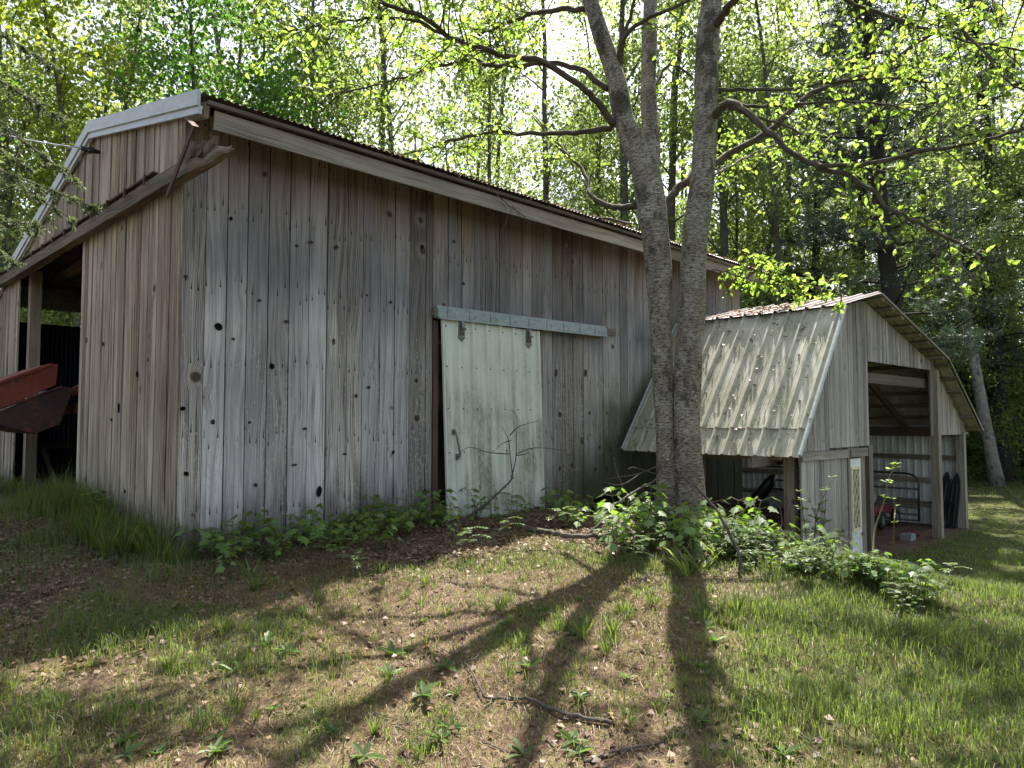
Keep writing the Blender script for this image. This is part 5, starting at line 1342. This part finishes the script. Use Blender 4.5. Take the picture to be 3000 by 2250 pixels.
for i in range(180):
    p = .05 + 2.75 * random.random() if i < 136 else random.uniform(2.9, 6.0); w = B(p, -.06 - abs(random.gauss(0, .34 if i % 3 else .6)), 0); plant('seedling' if random.random() < .86 else random.choice(('pinnate', 'tuft', 'bramble')), w[0], w[1], random.uniform(.5, 1.1))
for i in range(60):
    h = hit(random.uniform(1790, 2110), random.uniform(1530, 1640)); plant(random.choice(('seedling', 'seedling', 'seedling', 'bramble', 'pinnate')), h[0], h[1], random.uniform(.7, 1.35))
for i in range(56):
    a, r = random.random() * 6.28, random.uniform(.3, 1.5); x, y = TREE[0] + .1 + math.cos(a) * r, TREE[1] - .1 + math.sin(a) * r * .8; plant('seedling', x, y, random.uniform(.6, 1.3))
for i in range(44):
    h = hit(random.uniform(2070, 2330), random.uniform(1545, 1640)); plant(random.choice(('seedling', 'seedling', 'bramble')), h[0], h[1], random.uniform(.7, 1.3))
for i in range(110):
    t = random.random() ** .8; h = hit(2080 + 700 * t + random.gauss(0, 30), 1615 + 150 * t + random.gauss(0, 22)); plant(random.choice(('bramble', 'bramble', 'seedling', 'seedling', 'tuft', 'tuft', 'tuft', 'pinnate')), h[0], h[1], random.uniform(.5, 1.0))
for px, py in ((560, 1640), (610, 1620), (680, 1640), (1080, 1560), (1120, 1570), (1240, 1545), (1500, 1545), (1040, 1690), (960, 1670), (1530, 1560), (1380, 1640), (1780, 1620), (1850, 1700), (1070, 1640), (1140, 1520), (1230, 1520), (1300, 1560), (1160, 1600), (880, 1610), (800, 1620), (1620, 1560), (1680, 1570), (720, 1600), (1490, 1590)):
    h = hit(px, py); plant('pinnate', h[0], h[1], random.uniform(.7, 1.2))
for i in range(34):
    px, py = random.uniform(300, 2500), random.uniform(1730, 2245); h = hit(px, py); plant('rosette', h[0], h[1], random.uniform(.6, 1.2))
for px, py in ((1155, 1920), (1140, 1990), (1330, 2020), (1700, 2060), (1680, 2160), (1320, 2140), (1065, 2225), (1550, 1960), (1480, 1840), (2100, 1900), (2200, 2060), (2050, 2120), (840, 1920), (780, 1900), (1240, 2050)):
    h = hit(px, py); plant('rosette', h[0], h[1], random.uniform(1.0, 1.5))
for px, py, s in ((490, 1965, 1.2), (320, 2135, 1.3), (700, 2095, 1.1), (430, 1840, 1.2), (645, 1850, 1.2), (570, 1960, .9), (260, 1960, .8), (340, 1920, .9), (1200, 1720, 1.2), (1265, 1725, 1.2), (1090, 1680, 1.2), (1400, 1770, 1.0), (1700, 1850, 1.4), (1730, 1880, 1.4), (1790, 1860, 1.3), (1640, 1850, 1.2), (1850, 1810, 1.1), (1700, 1970, 1.2), (1770, 1920, 1.2), (1910, 1780, 1.1), (1930, 1800, 1.0), (745, 1730, 1.5), (1000, 1800, 1.), (960, 1760, 1.), (1100, 1790, 1.), (1450, 1870, 1.), (1540, 1900, 1.), (1850, 2130, 1.1), (1090, 2150, .9), (2070, 1830, 1.2), (2150, 1800, 1.1), (2010, 1960, 1.)):
    for k in range(2 if s > 1.05 else 1):
        h = hit(px + random.gauss(0, 14), py + random.gauss(0, 6)); plant('tuft', h[0], h[1], s * random.uniform(.8, 1.15))
for i in range(22):
    px, py = random.uniform(0, 2150), random.uniform(1690, 2245)
    for k in range(random.randint(1, 8)):
        h = hit(px + random.gauss(0, 55), py + random.gauss(0, 22)); plant('tuft', h[0], h[1], random.uniform(.35, 1.05))
for px, py, s in ((2020, 1690, 1.0), (2060, 1670, 1.0), (1990, 1660, .8), (2110, 1650, .9), (2040, 1640, .9), (1850, 1640, .6), (1115, 1570, .7), (1520, 1545, .7), (735, 1690, .6)):
    h = hit(px, py); plant('strap', h[0], h[1], s)
for i in range(58):
    q = random.uniform(.0, 3.3); w = B(-.06 - abs(random.gauss(0, .22)), q, 0); plant('tall', w[0], w[1], random.uniform(.7, 1.5))
for i in range(16):
    w = B(random.uniform(-.5, .1), random.uniform(3.3, 8), 0); plant('tall', w[0], w[1], random.uniform(.4, .8))
for i in range(8):
    w = B(random.uniform(-.2, .12), -random.uniform(.05, .4), 0); plant('tall', w[0], w[1], random.uniform(.5, 1.0))
# leafy sapling by the gable wall, saplings by the shed
def sapling(name, label, pts, r0, leaf, tw, cat='sapling'):
    e = empty(name, pts[0], 0, label, cat); mb = MB(); sp = smooth(pts, len(pts) * 4); mb.tube(sp, np.linspace(r0, r0 * .3, len(sp)), 6)
    q = PL()
    for (f, n, L) in tw:
        p = sp[min(int(f * (len(sp) - 1)), len(sp) - 1)]
        for k in range(n):
            d = nrm(rng.normal(size=3) * np.array([1, 1, .4]) + np.array([0, 0, .35])); e1 = p + d * L * rng.uniform(.4, .9); mb.tube([p, e1], [r0 * .3, r0 * .15], 4, cap=False)
            for j in range(3):
                a = rng.random() * 6.283; q.oval(p + (e1 - p) * (.5 + .25 * j), np.array([math.cos(a), math.sin(a), .3]), L * rng.uniform(.5, .8), L * .32)
    mb.build('stem', M['stem'], e); lm, _ = q.meshes(leaf); o = link_mesh('leaves', lm, e)
    lm.transform(Matrix.Translation(-Vector(pts[0])))
sapling('sapling', 'thin sapling with a leafy top before the shed opening, the taller of the pair', [hit(2556, 1690), at(2562, 1560, 5.9), at(2590, 1470, 5.95), at(2604, 1400, 6.0), at(2630, 1362, 6.0)], .010, 'leaf_birch', [(.55, 2, .05), (.72, 4, .07), (.9, 3, .06), (1, 5, .07)])
sapling('sapling', 'thin sapling with small side leaves before the shed opening, the shorter of the pair', [hit(2617, 1665), at(2618, 1560, 5.9), at(2622, 1490, 5.92), at(2612, 1455, 5.95), at(2590, 1432, 5.95)], .008, 'leaf_birch', [(.35, 2, .04), (.55, 2, .05), (.7, 3, .05)])
sapling('sapling', 'pale leafed sapling with yellow top leaves at the crest by the shed opening', [hit(2610, 1730), at(2608, 1690, 5.6), at(2602, 1655, 5.6)], .006, 'leaf_birch', [(.6, 3, .08), (1, 5, .09)])
sapling('sapling', 'leafy young sapling growing before the gable boards in the tall grass', [hit(300, 1560), at(298, 1490, 7.0), at(290, 1450, 7.0)], .008, 'seedling', [(.4, 4, .13), (.7, 5, .13), (1, 6, .12)])
for k, (x0, y0, x1, y1) in enumerate(((2385, 1600, 2440, 1400), (2400, 1600, 2420, 1440), (2365, 1600, 2345, 1440), (2420, 1610, 2375, 1470), (2440, 1600, 2470, 1560))):
    b = at(x0, y0, 8.05); sapling('shrub', ('dark leafed shrub stem before the lower shed boards, ' + ('the tallest of them', 'the one behind the tallest', 'the one by the eave post', 'the one leaning towards the eave post', 'the short one nearest the door')[k]), [b - UP * .3, b, (b + at(x1, y1, 8.05)) / 2 + rng.normal(size=3) * .03, at(x1, y1, 8.05)], .009, 'seedling', [(.35, 3, .09), (.5, 4, .10), (.62, 4, .10), (.75, 4, .09), (.9, 3, .07), (1, 3, .06)], 'shrub')
# ------------------------------------------------------------------ dead wood
def stick(name, label, pts, r0, r1, side=(), cat='branch'):
    mb = MB(); sp = smooth(pts, len(pts) * 4); sp = sp + rng.normal(size=sp.shape) * r0 * .25; mb.tube(sp, np.linspace(r0, r1, len(sp)), 7)
    for s in side: ss = smooth(s, len(s) * 3); mb.tube(ss, np.linspace(r1 * .8, r1 * .25, len(ss)), 5)
    return prop(mb.build(name, M['stick']), label, cat)
H = lambda l, k=.012: [hit(x, y, k) for x, y in l]
stick('fallen_stick', 'long crooked dead stick lying on the sunlit grass in the foreground', H([(1795, 2142), (1720, 2122), (1620, 2095), (1540, 2068), (1490, 2055), (1418, 2030)], .02), .011, .007, [H([(1418, 2030), (1390, 1985), (1360, 1950), (1300, 1915), (1228, 1868)], .025), H([(1335, 1940), (1322, 1900)], .04), H([(1365, 1948), (1395, 1935), (1413, 1905)], .03), H([(1450, 2042), (1400, 2075)], .01), H([(1520, 2060), (1470, 2035)], .03)])
stick('fallen_branch', 'thick curved dead branch lying on the leaf litter left of the birch clump', H([(1545, 1567), (1600, 1578), (1650, 1592), (1725, 1598), (1800, 1585), (1870, 1577), (1990, 1584)], .05), .030, .012)
b0 = hit(1715, 1590, .04); stick('fallen_branch', 'slim forked dead branch propped up against the birch trunks', [b0, at(1760, 1530, b0[1] + .1), at(1790, 1490, b0[1] + .2), at(1860, 1440, b0[1] + .3), at(1925, 1400, b0[1] + .45), at(1962, 1340, b0[1] + .55), at(1975, 1310, b0[1] + .6)], .017, .007,
    [[at(1960, 1345, b0[1] + .5), at(1880, 1385, b0[1] + .3), at(1770, 1405, b0[1] + .1)], [at(1925, 1390, b0[1] + .4), at(1860, 1370, b0[1] + .2), at(1838, 1375, b0[1] + .1)], [at(1962, 1345, b0[1] + .5), at(2020, 1420, b0[1] + .3), at(2060, 1470, b0[1] + .2)], [at(1825, 1430, b0[1] + .2), at(1806, 1380, b0[1]), at(1800, 1340, b0[1])], [at(1880, 1385, b0[1] + .3), at(1820, 1420, b0[1] + .1), at(1755, 1408, b0[1])]])
c0 = hit(2165, 1690, .0); d = c0[1]; stick('dead_shrub', 'dark forked dead stem arching over the bank right of the birch clump', [c0, at(2168, 1635, d), at(2135, 1560, d + .1), at(2110, 1510, d + .15), at(2060, 1450, d + .3), at(2010, 1405, d + .4), at(1940, 1375, d + .5)], .016, .006, [[at(2168, 1632, d), at(2210, 1610, d), at(2260, 1588, d), at(2310, 1560, d)], [at(2190, 1625, d), at(2240, 1670, d - .05), at(2275, 1700, d - .1)], [at(2260, 1588, d), at(2290, 1540, d + .1), at(2280, 1480, d + .1), at(2245, 1470, d + .1)]], 'dead shrub')
s0 = hit(1343, 1533); d = s0[1]; stick('dead_sapling', 'bare dead sapling leaning across the white sliding door', [s0, at(1390, 1500, d), at(1440, 1462, d + .02), at(1480, 1425, d + .04), at(1502, 1398, d + .05)], .018, .009,
    [[at(1498, 1400, d + .05), at(1512, 1340, d), at(1513, 1280, d), at(1514, 1222, d), at(1497, 1200, d)], [at(1502, 1395, d + .05), at(1495, 1340, d + .1), at(1490, 1290, d + .1), at(1470, 1250, d)], [at(1512, 1330, d), at(1550, 1315, d - .1), at(1590, 1312, d - .15), at(1660, 1320, d - .2)], [at(1490, 1330, d), at(1430, 1325, d - .1), at(1377, 1310, d - .1), at(1345, 1327, d - .1)], [at(1494, 1275, d), at(1520, 1250, d - .1), at(1580, 1232, d - .15)], [at(1497, 1290, d + .05), at(1470, 1300, d), at(1450, 1320, d)], [at(1512, 1335, d), at(1540, 1330, d - .05), at(1555, 1322, d - .05)]], 'dead sapling')
stick('fallen_twig', 'thin bowed twig lying on the leaf litter before the sliding door', H([(1420, 1648), (1455, 1630), (1500, 1627), (1560, 1628), (1600, 1635), (1630, 1650)], .02), .006, .003)
stick('fallen_twig', 'pale straight twig lying in the grass at the bottom of the foreground', H([(1710, 2245), (1790, 2225), (1860, 2205), (1940, 2190)], .012), .010, .005)
stick('fallen_twig', 'thin forked twig lying on the lawn in front of the shed side', H([(2330, 2150), (2370, 2180), (2420, 2170), (2460, 2140)], .015), .006, .003, [H([(2370, 2180), (2400, 2215)], .01)])
for i in range(46):
    x0, y0 = random.uniform(150, 2700), random.uniform(1640, 2240); a = random.uniform(-.5, .5); L = random.uniform(30, 110)
    pts = [(x0 + L * t * math.cos(a) + random.gauss(0, 5), y0 + L * t * math.sin(a) + random.gauss(0, 4)) for t in (0, .35, .7, 1)]
    prop(stick('small_twig', 'small dark twig scattered on the thin lawn and litter of the foreground', H(pts, .008), random.uniform(.002, .0045), .0012), group='small twigs on the ground')
stick('roof_branch', 'broken dead branch resting on the barn roof edge near the birch', [pxB(1560, 592, q=-.35), pxB(1640, 612, q=-.38), pxB(1705, 640, q=-.42), pxB(1770, 640, q=-.45), pxB(1840, 655, q=-.5)], .014, .02)
q = -.46; X = lambda x, y, o=0: pxB(x, y, q=q - o)
stick('hanging_twigs', 'pale dead twigs hanging over the barn fascia from the roof', [X(1425, 540), X(1465, 578), X(1500, 610), X(1540, 635)], .007, .004, [[X(1465, 578), X(1485, 630), X(1470, 680), X(1470, 720), X(1500, 712)], [X(1500, 610), X(1480, 660), X(1472, 675)], [X(1500, 600), X(1530, 640), X(1575, 660), X(1587, 680)], [X(1520, 620), X(1550, 650)], [X(1440, 555), X(1500, 575), X(1545, 625)]], 'twigs')
